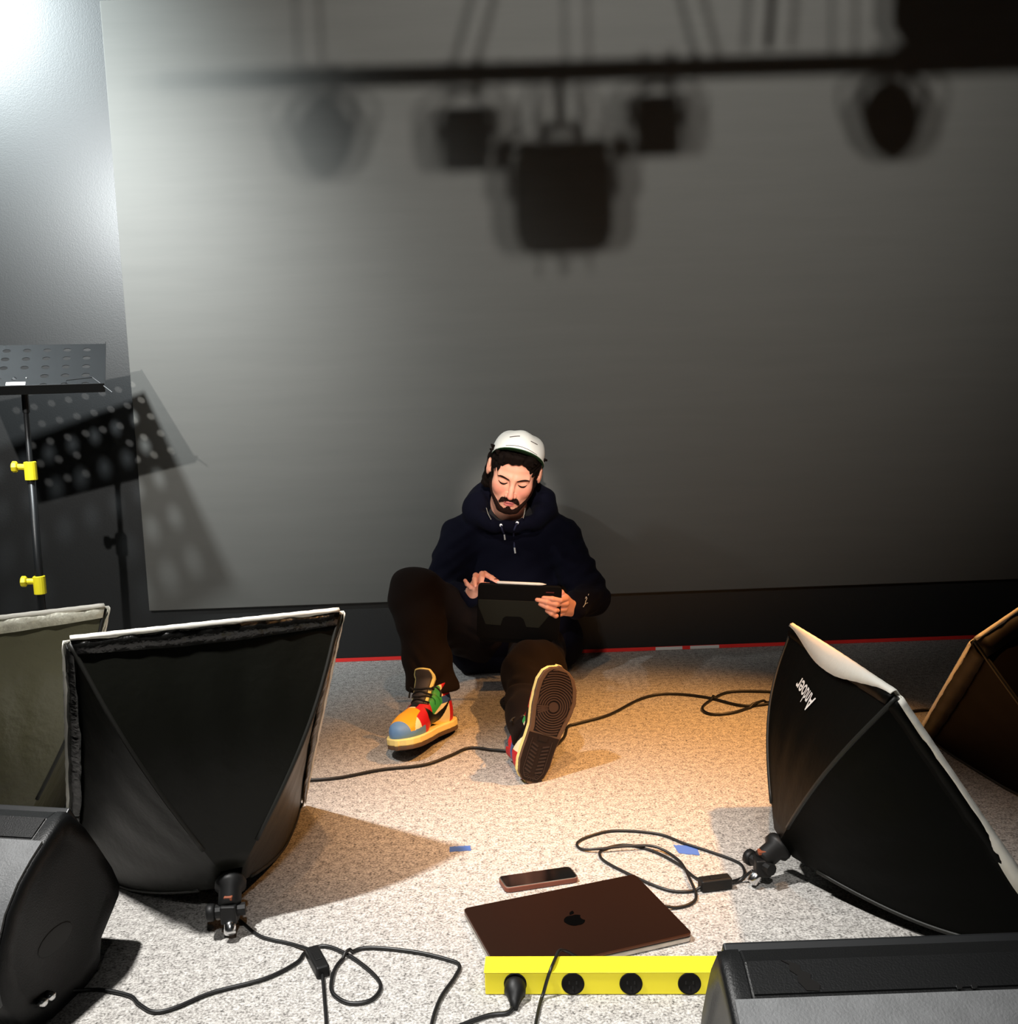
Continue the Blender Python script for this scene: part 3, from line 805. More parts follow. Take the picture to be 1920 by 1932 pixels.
t = empty('lamp_cord', (.377, 1.824, 0), 'black lamp cord coiled between the laptop and the right softbox with a switch block', 'cable')
cable('cord', [(.455, 1.838, .03), (.440, 1.848, .012), (.425, 1.845), (.402, 1.836, .010)], .0030, None, parent=t)
cable('cord', [(.352, 1.822, .010), (.335, 1.818), (.315, 1.815), (.285, 1.823), (.243, 1.862), (.178, 1.944), (.166, 1.985), (.181, 2.009), (.226, 2.023), (.279, 1.991), (.324, 1.926), (.345, 1.872), (.362, 1.838, .010)], .0030, None, parent=t)
cable('cord', [(.402, 1.830, .011), (.44, 1.861), (.451, 1.893), (.445, 1.928), (.4, 1.977), (.352, 2.02), (.302, 2.071), (.211, 2.094), (.15, 2.07), (.122, 2.039), (.13, 2.01), (.166, 1.998, .009), (.224, 2.003, .010), (.285, 1.997, .010), (.327, 1.944), (.333, 1.858, .009), (.335, 1.796), (.318, 1.768), (.290, 1.757), (.2665, 1.755, .0085)], .0030, None, parent=t)
inline(t, (.347, 1.823, .0125), (.410, 1.834, .0125), .026, .023)
cable('floor_cable', [(-.70, 2.44), (-.576, 2.451), (-.545, 2.452), (-.468, 2.462), (-.363, 2.507), (-.252, 2.53), (-.184, 2.593), (-.135, 2.645), (-.068, 2.622), (.012, 2.600), (.09, 2.62), (.133, 2.70), (.150, 2.79), (.186, 2.819), (.283, 2.886), (.4, 3.03), (.491, 3.069), (.601, 3.022), (.696, 2.925), (.789, 2.935), (.867, 2.952), (.902, 3.013), (.82, 3.051), (.696, 3.067), (.623, 3.003), (.572, 2.919), (.584, 2.857), (.648, 2.86), (.725, 2.911), (.801, 2.95), (.918, 2.904), (1.017, 2.818), (1.149, 2.812), (1.224, 2.823), (1.291, 2.796), (1.45, 2.78)],
      .0042, 'long black cable running past the raised shoe and looping toward the right softboxes')
t = empty('extension_lead', (-1.2, 2.478, 0), 'dark cable with white connector on the carpet between the two left softboxes', 'cable')
cable('cord', [(-1.40, 2.50), (-1.268, 2.484), (-1.228, 2.473), (-1.200, 2.478)], .004, None, parent=t)
MB().box((-1.165, 2.485, .009), .075, .018, .016, Matrix.Rotation(.1, 3, 'Z'), .003).build('white_connector', M_white, t)
t = empty('clip_lead', (.77, 1.68, 0), 'small black clip and cable at the lower edge of the lettered softbox', 'cable')
MB().box((.768, 1.680, .014), .038, .016, .018, Matrix.Rotation(-1.0, 3, 'Z'), .003).build('clip', M_blk, t)
cable('cord', [(.772, 1.672, .012), (.79, 1.648), (.815, 1.615), (.86, 1.53), (.90, 1.40)], .0034, None, parent=t)

# ------------------------------------------------------------------ the seated person
PZ = (0.0, 3.38, 0.0)
person = empty('person', PZ, 'person in white cap and navy hoodie sitting against the wall with a tablet', 'person')
# head frame: x to the picture's right, y out of the face, z up (mirrored frame, so faces are flipped)
def head_frame(pitch, roll, yaw):
    x = Vector((1, 0, 0)); f = Vector((0, -math.cos(pitch), -math.sin(pitch))); u = Vector((0, -math.sin(pitch), math.cos(pitch)))
    u2 = u * math.cos(roll) + x * math.sin(roll); x2 = x * math.cos(roll) - u * math.sin(roll)
    f3 = f * math.cos(yaw) - x2 * math.sin(yaw); x3 = x2 * math.cos(yaw) + f * math.sin(yaw)
    return x3, f3, u2
HX, HF, HU = head_frame(R_(24), R_(11.5), R_(5))
HO = Vector((0.0165, 3.19, 0.697)) - HF * 0.086
HA = np.array([HX, HF, HU], f32); HOn = np.array(HO, f32)
to_head = lambda p: (p - HOn) @ HA.T
def from_head(v): return np.array(v) @ HA.astype(np.float64) + np.array(HO), True
hw_ = lambda x, y, z: HO + HX * x + HF * y + HU * z

def sd_head(q):
    ax = q.copy(); ax[:, 0] = np.abs(ax[:, 0])
    d = dell(q, (0, -.006, .030), (.0765, .096, .074))
    d = smin(d, dell(q, (0, .030, -.040), (.0635, .060, .072)), .03)
    d = smin(d, dell(ax, (.040, .056, -.030), (.025, .029, .030)), .018)
    d = smin(d, dcap(ax, (.057, .004, -.052), (.020, .068, -.100), .015, .016), .022)
    d = smin(d, dell(q, (0, .074, -.100), (.023, .019, .017)), .014)
    d = smin(d, dell(q, (0, .078, -.072), (.030, .018, .024)), .016)
    d = smin(d, dcap(ax, (.010, .088, .015), (.046, .074, .015), .009, .007), .014)
    d = smax(d, -dell(ax, (.031, .099, -.003), (.019, .015, .010)), .012)
    d = smin(d, dell(ax, (.031, .0735, -.004), (.0155, .0135, .0110)), .008)
    d = smin(d, chain(q, [(0, .089, .008), (0, .100, -.020), (0, .1115, -.042)], [.0075, .0082, .0105], .006), .010)
    d = smin(d, dell(ax, (.0125, .0985, -.045), (.0085, .010, .0075)), .005)
    d = smax(d, -dell(ax, (.0065, .103, -.0525), (.0036, .006, .003)), .003)
    d = smin(d, dell(q, (0, .0945, -.0705), (.020, .0075, .0046)), .004)
    d = smin(d, dell(q, (0, .0935, -.0800), (.017, .0078, .0056)), .004)
    d = smax(d, -dell(q, (0, .1015, -.0752), (.021, .0050, .0013)), .002)
    # ears
    e = dell(ax, (.0865, -.010, -.006), (.0085, .019, .031))
    e = smax(e, -dell(ax, (.0955, -.004, -.002), (.0075, .011, .019)), .004)
    e = smin(e, dell(ax, (.080, .004, -.012), (.006, .006, .009)), .004)
    d = smin(d, e, .006)
    # neck
    d = smin(d, dcap(q, (0, -.028, -.055), (0, -.075, -.165), .054, .060), .03)
    return d

SH_R, EL_R, WR_R = (-.175, 3.44, .478), (-.262, 3.345, .285), (-.140, 3.195, .325)
SH_L, EL_L, WR_L = (.175, 3.44, .474), (.272, 3.335, .275), (.196, 3.115, .290)
HIP_R, KN_R, AN_R = (-.095, 3.42, .115), (-.305, 3.065, .362), (-.238, 2.800, .085)
HIP_L, KN_L, AN_L = (.085, 3.42, .095), (.062, 2.985, .112), (.046, 2.520, .082)

HAND_L = {
 'index': ([(.0985, 3.0135, .3470), (.125, 3.0095, .3428), (.1500, 3.0175, .3365), (.1690, 3.047, .334)], [.0070, .0080, .0088, .0095]),
 'middle': ([(.0780, 3.0150, .3412), (.1065, 3.0095, .3338), (.1365, 3.0140, .3250), (.1690, 3.047, .318)], [.0070, .0082, .0090, .0098]),
 'ring': ([(.0875, 3.0165, .3262), (.1088, 3.0115, .3160), (.1325, 3.0175, .3050), (.1640, 3.052, .300)], [.0070, .0080, .0088, .0095]),
 'little': ([(.1075, 3.0210, .3032), (.1215, 3.0175, .2940), (.1350, 3.0260, .2850), (.1560, 3.056, .285)], [.0064, .0072, .0078, .0088]),
 'thumb': ([(.140, 3.047, .3640), (.1560, 3.055, .353), (.1680, 3.070, .332), (.1780, 3.088, .305)], [.0075, .0090, .0105, .0130]),
}
PALM_L = [((.170, 3.060, .332), (.186, 3.105, .300), .013, .018), ((.168, 3.060, .318), (.190, 3.110, .292), .013, .018), ((.162, 3.062, .300), (.190, 3.110, .285), .013, .018), ((.156, 3.064, .287), (.190, 3.112, .280), .011, .018)]
HAND_R = {
 'index': ([(-.0440, 3.050, .3965), (-.0625, 3.072, .4050), (-.0850, 3.100, .4135), (-.1020, 3.138, .3930)], [.0065, .0078, .0090, .0105]),
 'middle': ([(-.0960, 3.055, .3880), (-.0940, 3.068, .4060), (-.0930, 3.088, .4150), (-.1080, 3.140, .3890)], [.0068, .0080, .0095, .0105]),
 'ring': ([(-.1170, 3.060, .3860), (-.1165, 3.070, .4040), (-.1135, 3.088, .4110), (-.1160, 3.143, .3800)], [.0066, .0078, .0092, .0100]),
 'little': ([(-.1480, 3.088, .3960), (-.1430, 3.098, .3830), (-.1345, 3.118, .3700), (-.1250, 3.150, .3610)], [.0062, .0070, .0078, .0095]),
 'thumb': ([(-.0720, 3.062, .3850), (-.0860, 3.085, .3810), (-.0985, 3.115, .3720), (-.1120, 3.150, .3570)], [.0070, .0082, .0098, .0125]),
}
PALM_R = [((-.103, 3.135, .389), (-.132, 3.180, .338), .013, .019), ((-.110, 3.138, .385), (-.132, 3.180, .336), .013, .019), ((-.117, 3.143, .376), (-.134, 3.182, .335), .012, .018), ((-.124, 3.150, .362), (-.136, 3.185, .335), .011, .018)]
def sd_hand(p, H, palm):
    d = None
    for a_, b_, ra, rb in palm:
        e = dcap(p, a_, b_, ra, rb); d = e if d is None else smin(d, e, .010)
    fg = None
    for n, (pts, rs) in H.items():
        e = chain(p, pts, rs, .003)
        for q, r_ in zip(pts[1:3], rs[1:3]): e = smin(e, np.sqrt(((p - np.array(q, f32)) ** 2).sum(1)) - r_ * 1.04, .002)
        fg = e if fg is None else smin(fg, e, .0016)
    return smin(d, fg, .007)
def sd_body(p):
    d = bounded(p, HO, .26, lambda p: sd_head(to_head(p)))
    t = dell(p, (0, 3.47, .40), (.165, .085, .14))
    t = smin(t, dell(p, (0, 3.46, .20), (.145, .09, .15)), .06)
    t = smin(t, dcap(p, (-.15, 3.45, .475), (.15, 3.45, .475), .05), .04)
    t = smin(t, dcap(p, (0, 3.465, .48), (.004, 3.415, .580), .046, .056), .04)
    d = smin(d, t, .03)
    for s, e, w_, H, P_ in ((SH_R, EL_R, WR_R, HAND_R, PALM_R), (SH_L, EL_L, WR_L, HAND_L, PALM_L)):
        a = chain(p, [s, e, w_], [.047, .038, .024], .02)
        d = smin(d, a, .02)
        c = np.mean([b for q in P_ for b in q[:2]], 0)
        d = smin(d, bounded(p, c, .15, lambda p: sd_hand(p, H, P_)), .008)
    for h, k, a in ((HIP_R, KN_R, AN_R), (HIP_L, KN_L, AN_L)):
        d = smin(d, chain(p, [h, k, a], [.082, .055, .038], .03), .03)
    return d
SKIN = np.array(srgb(236, 168, 140), f32); LIP = np.array(srgb(205, 112, 106), f32); RED = np.array(srgb(228, 140, 118), f32)
def skin_tint(p):
    q = to_head(p); ax = q.copy(); ax[:, 0] = np.abs(ax[:, 0])
    c = np.tile(SKIN, (len(p), 1))
    def mixin(col, wgt): 
        c[:] = c * (1 - wgt[:, None]) + col * wgt[:, None]
    mixin(RED, .6 * np.clip(1 - dell(ax, (.042, .075, -.035), (.024, .03, .022)) / .012 - 0.4, 0, 1))
    mixin(RED, .6 * np.clip(1 - np.abs(dell(q, (0, .11, -.042), (.012, .012, .012))) / .01, 0, 1))
    lip = np.minimum(dell(q, (0, .0985, -.0705), (.021, .0095, .0050)), dell(q, (0, .0985, -.0800), (.018, .0095, .0058)))
    mixin(LIP, np.clip(.5 - lip / .0025, 0, 1))
    ml = dell(q, (0, .098, -.0754), (.0215, .012, .0014))
    mixin(np.array(srgb(110, 40, 38), f32), np.clip(.5 - ml / .0018, 0, 1))
    # darker fold of the closed lids
    lid = np.abs(dell(ax, (.031, .088, .0085), (.017, .014, .0016)))
    mixin(np.array(srgb(170, 100, 80), f32), .35 * np.clip(1 - lid / .0025, 0, 1))
    # knuckles and finger tips a little redder
    for H in (HAND_R, HAND_L):
        for n, (pts, rs) in H.items():
            for qi in (0, 2):
                r2 = ((p - np.array(pts[qi], f32)) ** 2).sum(1)
                mixin(RED, .35 * np.exp(-r2 / (.009 ** 2)))
    return c
M_skin = vmat('skin', 0.5, 0.35, sss=0.12)
sdf_obj('body', sd_body, (-.42, 2.42, 0.02), (.36, 3.60, .92), .0024, M_skin, person, tint=skin_tint)

# --- hair, beard, brows, lashes
M_hair = mat('dark_hair', (0.006, 0.0035, 0.0025), 0.85, 0, 0.08, bump=(500, 0.6, 0.002))
M_beard = mat('brown_beard', (0.014, 0.0050, 0.003), 0.8, 0, 0.1, bump=(700, 0.8, 0.0015))
def wav(q, s, a): return a * (np.sin(q[:, 0] * s + 3 * np.sin(q[:, 2] * s * .5)) * np.sin(q[:, 2] * s * .8 + q[:, 1] * s) + .6 * np.sin(q[:, 1] * s * 1.7 + q[:, 0] * s * 2.1))
TB = R_(38)
CR = R_(7)
HXc = HX * math.cos(CR) - HU * math.sin(CR); HUc = HU * math.cos(CR) + HX * math.sin(CR)
CF = HF * math.cos(TB) + HUc * math.sin(TB); CU = HUc * math.cos(TB) - HF * math.sin(TB); CO = hw_(0.001, -.012, .038)
crx, cry, chh = .0890, .106, .088
COh = to_head(np.array([CO], f32))[0]; CUh = HA @ np.array(CU, f32)
tuf = [(rng.uniform(-.068, .066), 0, 0) for _ in range(16)]
def sd_hair(q):
    # hair stops under the cap
    ax = q.copy(); ax[:, 0] = np.abs(ax[:, 0])
    d = dell(q, (0, -.012, .032), (.0815, .101, .080))
    d = smin(d, dell(q, (0, .036, .068), (.072, .050, .032)), .02)
    d = smin(d, dcap(q, (-.060, -.070, .0), (-.082, -.080, -.105), .036, .022), .03)
    d = smin(d, dcap(q, (.050, -.070, .0), (.050, -.085, -.09), .036, .022), .03)
    d = smin(d, dcap(ax, (.070, .028, .05), (.0725, .014, -.045), .010, .006), .012)
    d = d + wav(q, 130, .0022)
    face = dell(q, (0, .115, -.024), (.071, .088, .102))
    d = smax(d, -face, .006)
    low = -.030 - q[:, 2] - 10 * np.maximum(0, q[:, 1] * -1 - .02) 
    side = np.where(q[:, 1] > -.03, -.047 - q[:, 2], -.125 - q[:, 2])
    d = smax(d, side, .006)
    d = smax(d, -dell(ax, (.092, -.008, -.010), (.014, .020, .030)), .004)
    d = smax(d, (q - COh) @ CUh - .012, .004)
    # messy fringe
    for i, (x, _, _) in enumerate(tuf):
        y = .088 - (x / .075) ** 2 * .032; L = .010 + .012 * ((i * 37) % 10) / 10 - (.008 if abs(x) > .05 else 0)
        d = smin(d, dcap(q, (x, y - .002, .088), (x + .012 * math.sin(i * 2.1), y + .001, .086 - L), .009, .004), .008)
    for a_, b_ in (((-.080, .0, .070), (-.091, .008, .082)), ((-.080, .01, .06), (-.092, .014, .068)), ((.080, .005, .055), (.097, .002, .060)), ((.08, -.02, .05), (.100, -.025, .044))):
        d = smin(d, dcap(q, a_, b_, .009, .003), .006)
    return d
sdf_obj('hair', sd_hair, (-.13, -.14, -.15), (.13, .12, .14), .0022, M_hair, person, xf=from_head)
def sd_beard(q):
    ax = q.copy(); ax[:, 0] = np.abs(ax[:, 0])
    h = sd_head(q)
    reg = chain(ax, [(.072, .016, -.030), (.066, .024, -.062), (.050, .050, -.088), (.026, .078, -.106), (0, .088, -.112)], [.009, .011, .014, .013, .014], .008)
    reg = smin(reg, chain(ax, [(0, .0985, -.0585), (.012, .0985, -.0592), (.024, .094, -.0650), (.0325, .086, -.0790)], [.0066, .0072, .0072, .0042], .004), .002)
    reg = smin(reg, dcap(q, (0, .092, -.0935), (0, .092, -.107), .0080, .016), .006)
    t = .0046 + .0036 * np.clip((-.085 - q[:, 2]) / .03, 0, 1)
    n = wav(q, 420, .0008)
    return smax(h - t - n, reg + n * 1.5, .003)
sdf_obj('beard', sd_beard, (-.09, -.02, -.14), (.09, .13, -.01), .0016, M_beard, person, xf=from_head)
def on_face(x, z, lift, y0=.13):
    lo_, hi_ = 0.0, y0
    for _ in range(24):
        mid = (lo_ + hi_) / 2
        if sd_head(np.array([[x, mid, z]], f32))[0] > 0: hi_ = mid
        else: lo_ = mid
    return hw_(x, hi_ + lift, z)
for s in (-1, 1):
    pts = [(.0125, .0100), (.022, .0125), (.034, .0140), (.044, .0132), (.052, .0100)]
    b = MB().tube(spline([on_face(s * x, z, -.0008) for x, z in pts], 5), [.0016 + .0020 * math.sin(math.pi * (i + 3) / 25) for i in range(21)], 7)
    b.build('eyebrow', M_beard, person, True)
    b = MB().tube(spline([on_face(s * x, z, .0004) for x, z in ((.017, -.0060), (.024, -.0105), (.032, -.0120), (.040, -.0100), (.047, -.0050))], 5), [.0009 + .0022 * math.sin(math.pi * i / 20) for i in range(21)], 6)
    b.build('eyelash', M_beard, person, True)

# --- cap
M_cap = mat('white_cap_cotton', (0.86, 0.86, 0.80), 0.85, 0, 0.2, bump=(400, 0.25, 0.001)); M_green = mat('green_underbrim', (0.004, 0.05, 0.012), 0.8)
M_thread = mat('dark_thread', (0.05, 0.02, 0.02), 0.7)
def crown(th, t, lift=0):
    k = math.cos(t * math.pi / 2) ** 0.62; hgt = chh * math.sin(t * math.pi / 2) ** 0.9
    seam = 1 + 0.006 * abs(math.sin(th * 3)) - .004
    x, y = crx * math.cos(th) * k * seam, cry * math.sin(th) * k * seam
    dent = 0.004 * math.sin(th * 4 + 1) * math.sin(math.pi * t)
    return CO + HXc * x + CF * y + CU * (hgt + dent + lift) + (HXc * math.cos(th) + CF * math.sin(th)) * lift
NT, NR = 64, 20
v = [crown(2 * math.pi * k / NT, r / NR) for r in range(NR) for k in range(NT)] + [crown(0, 1)]
f = [(r * NT + k, r * NT + (k + 1) % NT, (r + 1) * NT + (k + 1) % NT, (r + 1) * NT + k) for r in range(NR - 1) for k in range(NT)] + [((NR - 1) * NT + k, (NR - 1) * NT + (k + 1) % NT, NR * NT) for k in range(NT)]
cap_o = mobj('cap', v, f, M_cap, person); md = cap_o.modifiers.new('thickness', 'SOLIDIFY'); md.thickness = .002; md.offset = -1
cap_o['label'] = 'white cap with short brim'
def brim_pt(u, s, lift):
    th = R_(90) + R_(74) * u; ln_ = .046 * math.cos(u * math.pi / 2 * .96) ** .7
    base = CO + HXc * (crx * math.cos(th)) + CF * (cry * math.sin(th))
    out = (CF * 1.0 + HXc * (math.cos(th) * .35)).normalized()
    droop = -.016 * (u * u) * (.35 + .65 * s) 
    return base + out * (ln_ * s) + CU * (droop + .002 + lift)
def sheetm(fn, nu, ns):
    v = [fn(-1 + 2 * i / nu, j / ns) for j in range(ns + 1) for i in range(nu + 1)]
    f = [(j * (nu + 1) + i, j * (nu + 1) + i + 1, (j + 1) * (nu + 1) + i + 1, (j + 1) * (nu + 1) + i) for j in range(ns) for i in range(nu)]
    return v, f
for nm, lift, m_ in (('brim', .0016, M_cap), ('underbrim', -.0012, M_green)):
    v, f = sheetm(lambda u, s: brim_pt(u, s, lift), 30, 8)
    o = mobj(nm, v, f, m_, cap_o); md = o.modifiers.new('thickness', 'SOLIDIFY'); md.thickness = .0022; md.offset = 0
for r_ in ((56, 76, .36, .34), (103, 126, .36, .32), (54, 127, .075, .075)):
    MB().tube([crown(R_(r_[0] + (r_[1] - r_[0]) * i / 8), r_[2] + (r_[3] - r_[2]) * i / 8 + (.03 * math.sin(math.pi * i / 8) if r_[2] < .2 else 0), .0012) for i in range(9)], .0008 if r_[2] < .2 else .0011, 5).build('stitched_line', M_thread, cap_o)
MB().tube([brim_pt(-.72 + 1.44 * i / 24, .30 + .04 * math.sin(i), .0032) for i in range(25)], .0009, 5).build('stitched_line', M_thread, cap_o)

# --- hoodie
M_hood = mat('navy_fleece', (0.0006, 0.0007, 0.0060), 0.9, 0, 0.15, bump=(700, 0.3, 0.001), sheen=0.005)
def folds(p, s, a): return a * (np.sin(p[:, 2] * s + 2.2 * np.sin(p[:, 0] * s * .45) + p[:, 1] * s * .6) + .5 * np.sin(p[:, 2] * s * 1.9 - p[:, 0] * s * 1.2))
NB = np.array((.004, 3.405, .583))
def sd_hoodie(p):
    t = dell(p, (-.005, 3.478, .40), (.196, .118, .150))
    t = smin(t, dell(p, (0, 3.455, .22), (.185, .130, .165)), .08)
    t = smin(t, dcap(p, (-.150, 3.455, .475), (.150, 3.455, .470), .070), .05)
    t = smin(t, dcap(p, (-.085, 3.45, .545), (-.165, 3.455, .475), .050, .066), .03); t = smin(t, dcap(p, (.085, 3.45, .540), (.165, 3.455, .472), .050, .066), .03)
    t = smin(t, dcap(p, (-.135, 3.42, .115), (.135, 3.42, .110), .115), .05)
    for s, e, w_ in ((SH_R, EL_R, WR_R), (SH_L, EL_L, WR_L)):
        w2 = np.array(w_) * .93 + np.array(e) * .07
        a = chain(p, [s, e, w2], [.074, .062, .040], .03)
        cuff = np.array(w_) * .97 + np.array(e) * .03; c0 = np.array(w_) * .78 + np.array(e) * .22
        a = smin(a, dcap(p, c0, cuff, .037, .033), .012)
        a = a + folds(p, 75, .0028)
        t = smin(t, a, .035)
    t = t + folds(p, 42, .0022)
    # hood lying round the neck
    q = p - np.array((NB[0], NB[1] + .012, NB[2] - .002), f32)
    yy_ = q[:, 1] * .866 + q[:, 2] * .50; zz = q[:, 2] * .866 - q[:, 1] * .50
    rr = np.sqrt((q[:, 0] / 1.26) ** 2 + yy_ ** 2) - .097
    ang = np.arctan2(yy_, q[:, 0])
    thick = .036 + .019 * np.clip(np.sin(ang), -.95, 1) 
    hd = np.sqrt(rr ** 2 + (zz * .80) ** 2) - thick
    hd = hd + .003 * np.sin(ang * 9 + zz * 60)
    t = smin(t, hd, .022)
    # neck opening
    t = smax(t, -dcap(p, NB + np.array((0, -.010, .026)), NB + np.array((0.006, -.080, .13)), .068, .096), .010)
    return np.maximum(t, .004 - p[:, 2])
def sd_hoodie2(p): return np.maximum(sd_hoodie(p), p[:, 1] - 3.609)
sdf_obj('hoodie', sd_hoodie2, (-.42, 3.05, -.02), (.42, 3.63, .70), .005, M_hood, person)
M_tee = mat('black_tee', (0.006, 0.006, 0.007), 0.9)
def sd_tee(p):
    q = p - np.array((NB[0] + .000, NB[1] - .008, NB[2] - .020), f32)
    yy_ = q[:, 1] * .88 + q[:, 2] * .47; zz = q[:, 2] * .88 - q[:, 1] * .47
    rr = np.sqrt(q[:, 0] ** 2 + yy_ ** 2) - .064
    return np.sqrt(rr ** 2 + (zz * .7) ** 2) - .014
sdf_obj('tee_collar', sd_tee, (NB[0] - .12, NB[1] - .13, NB[2] - .10), (NB[0] + .12, NB[1] + .12, NB[2] + .10), .003, M_tee, person)
def on_front(x, z, lift=.0, fn=sd_hoodie2):
    lo_, hi_ = 3.0, 3.50        # march towards +y until the cloth is met
    y = 3.0
    while y < 3.5:
        d = fn(np.array([[x, y, z]], f32))[0]
        if d < .001: break
        y += max(.0015, d * .7)
    return Vector((x, y - lift, z))
M_cord = mat('navy_cord', (0.012, 0.014, 0.045), 0.8); M_tip = mat('white_metal_tip', (0.8, 0.8, 0.78), 0.3, 0.3)
for xs in ([(-.0290, .540), (-.024, .52), (-.0195, .502)], [(.0270, .546), (.016, .525), (.0130, .50), (.0145, .455)]):
    pts = [on_front(x, z, .003) for x, z in xs]
    s = MB().tube(spline(pts, 6), .0032, 7).build('drawstring', M_cord, person, True)
    d = (pts[-1] - pts[-2]).normalized()
    e = on_front(pts[-1].x + .002, pts[-1].z - .020, .004)
    MB().tube([pts[-1], e], .0030, 8).build('string_tip', M_tip, s)
    MB().lathe([(.0026, 0), (.0050, 0), (.0055, .0012), (.0030, .0018)], pts[0] - Vector((0, -.002, 0)), (0, -1, .3), 14).build('eyelet', M_tip, s)
M_chain = mat('silver_chain', (0.75, 0.72, 0.62), 0.25, 0.9)
b = MB()
nk = [hw_(-.060, -.012, -.108), hw_(-.050, .012, -.150), hw_(-.040, .022, -.170)]
for side in ([(-.076, 3.285, .606), (-.070, 3.282, .585), (-.061, 3.278, .566)], [(.055, 3.285, .600), (.052, 3.28, .583), (.047, 3.278, .566)]):
    s_ = spline(side, 8)
    MB().tube(s_, [.0013 + .0007 * (i % 2) for i in range(len(s_))], 6).build('necklace', M_chain, person)
# small white print on the sleeve
pr = on_front(.2376, .302, .0015)
b = MB()
for pts in ([(0, .004), (.006, .010), (.004, .016), (.000, .012)], [(-.010, -.008), (0, -.003), (.008, -.004)], [(.001, .004), (-.003, -.004), (-.010, -.008)], [(.012, .017), (.014, .019)]):
    b.tube([on_front(.2376 + x, .302 + z, .0018) for x, z in pts], .0011, 5)
b.build('sleeve_print', M_tip, person)
# beaded bracelet
b = MB(); wv_ = (Vector(WR_R) - Vector(EL_R)).normalized(); wc = Vector(WR_R) + wv_ * .012; wa = wv_.orthogonal().normalized(); wb = wv_.cross(wa)
for k in range(20):
    a_ = 2 * math.pi * k / 20; c = wc + (wa * math.cos(a_) + wb * math.sin(a_)) * .0285
    b.lathe([(.0005, -.0045), (.0034, -.003), (.0045, 0), (.0034, .003), (.0005, .0045)], c, wv_, 8)
b.build('bracelet', mat('grey_beads', (.12, .12, .11), .35), person, True)

# --- trousers
M_trou = mat('dark_brown_trousers', (0.0060, 0.0024, 0.0013), 0.9, 0, 0.2, bump=(900, 0.3, 0.0008), sheen=0.005)
def sd_trousers(p):
    d = dcap(p, (-.09, 3.44, .115), (.09, 3.44, .112), .105)
    r = chain(p, [HIP_R, KN_R, (np.array(AN_R) * .9 + np.array(KN_R) * .1), np.array(AN_R) + np.array((0, .01, .015))], [.105, .080, .070, .064], .045)
    l = chain(p, [HIP_L, KN_L, (.048, 2.62, .098), np.array(AN_L) + np.array((.0, -.03, .0))], [.100, .092, .070, .058], .05)
    # crumples above each hem and at the left knee
    zr = p[:, 2] + .25 * p[:, 0]
    r = r + .0045 * (.5 + .5 * np.sin(p[:, 0] * 40 + p[:, 2] * 30)) * np.sin(zr * 120 + 2.6 * np.sin(p[:, 0] * 45)) * np.exp(-((p[:, 2] - .16) / .07) ** 2) + folds(p, 38, .003)
    wob = np.sin(p[:, 0] * 38 + 1.3) * .6 + np.sin(p[:, 0] * 90 + p[:, 1] * 25) * .35
    l = l + .0050 * np.sin(p[:, 1] * 62 + p[:, 0] * 85 + 2.4 * wob) * np.exp(-((p[:, 1] - 2.70) / .17) ** 2) * (.55 + .45 * np.sin(p[:, 0] * 31 + p[:, 1] * 17)) + .003 * np.sin(p[:, 0] * 70 + p[:, 1] * 30)
    d = smin(d, smin(r, l, .02), .05)
    # hem ends
    cut = lambda a_, n_: (p - np.array(a_, f32)) @ (np.array(n_, f32) / np.linalg.norm(n_))
    near_r = np.sqrt(((p - np.array(AN_R, f32)) ** 2).sum(1)) < .16
    near_l = np.sqrt(((p - np.array(AN_L, f32)) ** 2).sum(1)) < .16
    d = np.where(near_r, smax(d, -cut((AN_R[0], AN_R[1], .125), (0, .12, 1)), .006), d)
    d = np.where(near_l, smax(d, -cut((AN_L[0], 2.462, .1), (0, 1, .1)), .006), d)
    return np.maximum(d, .003 - p[:, 2])
sdf_obj('trousers', sd_trousers, (-.46, 2.40, -.02), (.24, 3.60, .54), .0045, M_trou, person)

# --- sneakers: local frame x across (towards the medial side of the right foot), y heel to toe, z up
SL = .300
def s_half(y):
    return np.interp(y, [0, .006, .02, .05, .10, .14, .19, .225, .255, .28, .293, .30], [.004, .021, .033, .0400, .0400, .0425, .0525, .0550, .0510, .0395, .0240, .003])
def s_cen(y): return np.interp(y, [0, .08, .14, .22, .30], [0, .001, -.003, -.002, .010])
def sd_plan(q, grow=0.0):
    y = q[:, 1]; w_ = s_half(np.clip(y, 0, SL)) + grow
    d = np.abs(q[:, 0] - s_cen(y)) - w_
    e = np.maximum(-grow - y, y - SL - grow)
    return np.maximum(d * .9, e)
def sd_upper(q):
    d = dell(q, (.001, .232, .040), (.047, .062, .040))
    d = smin(d, dcap(q, (-.001, .205, .048), (-.001, .125, .078), .041, .041), .03)
    d = smin(d, dell(q, (0, .055, .055), (.036, .052, .060)), .03)
    d = smin(d, dcap(q, (0, .075, .075), (0, .066, .150), .044, .044), .03)
    d = smax(d, sd_plan(q, -.001), .012)
    d = smax(d, .022 - q[:, 2], .003)
    top = q[:, 2] - (.150 - .35 * (q[:, 1] - .06))
    d = smax(d, top, .006)
    hole = dcap(q, (0, .066, .06), (0, .060, .20), .034, .038)
    d = smax(d, -np.maximum(hole, .10 - q[:, 2]), .004)
    # throat under the laces
    sl = (q - np.array((0, .105, .128), f32)) @ np.array((0, -.62, .78), f32)
    return d
def in_poly(y, z, poly):
    ins = np.zeros(len(y), bool); n = len(poly)
    for i in range(n):
        (y0, z0), (y1, z1) = poly[i], poly[i - 1]
        c = (z0 > z) != (z1 > z)
        ins ^= c & (y < (y1 - y0) * (z - z0) / (z1 - z0 + 1e-12) + y0)
    return ins
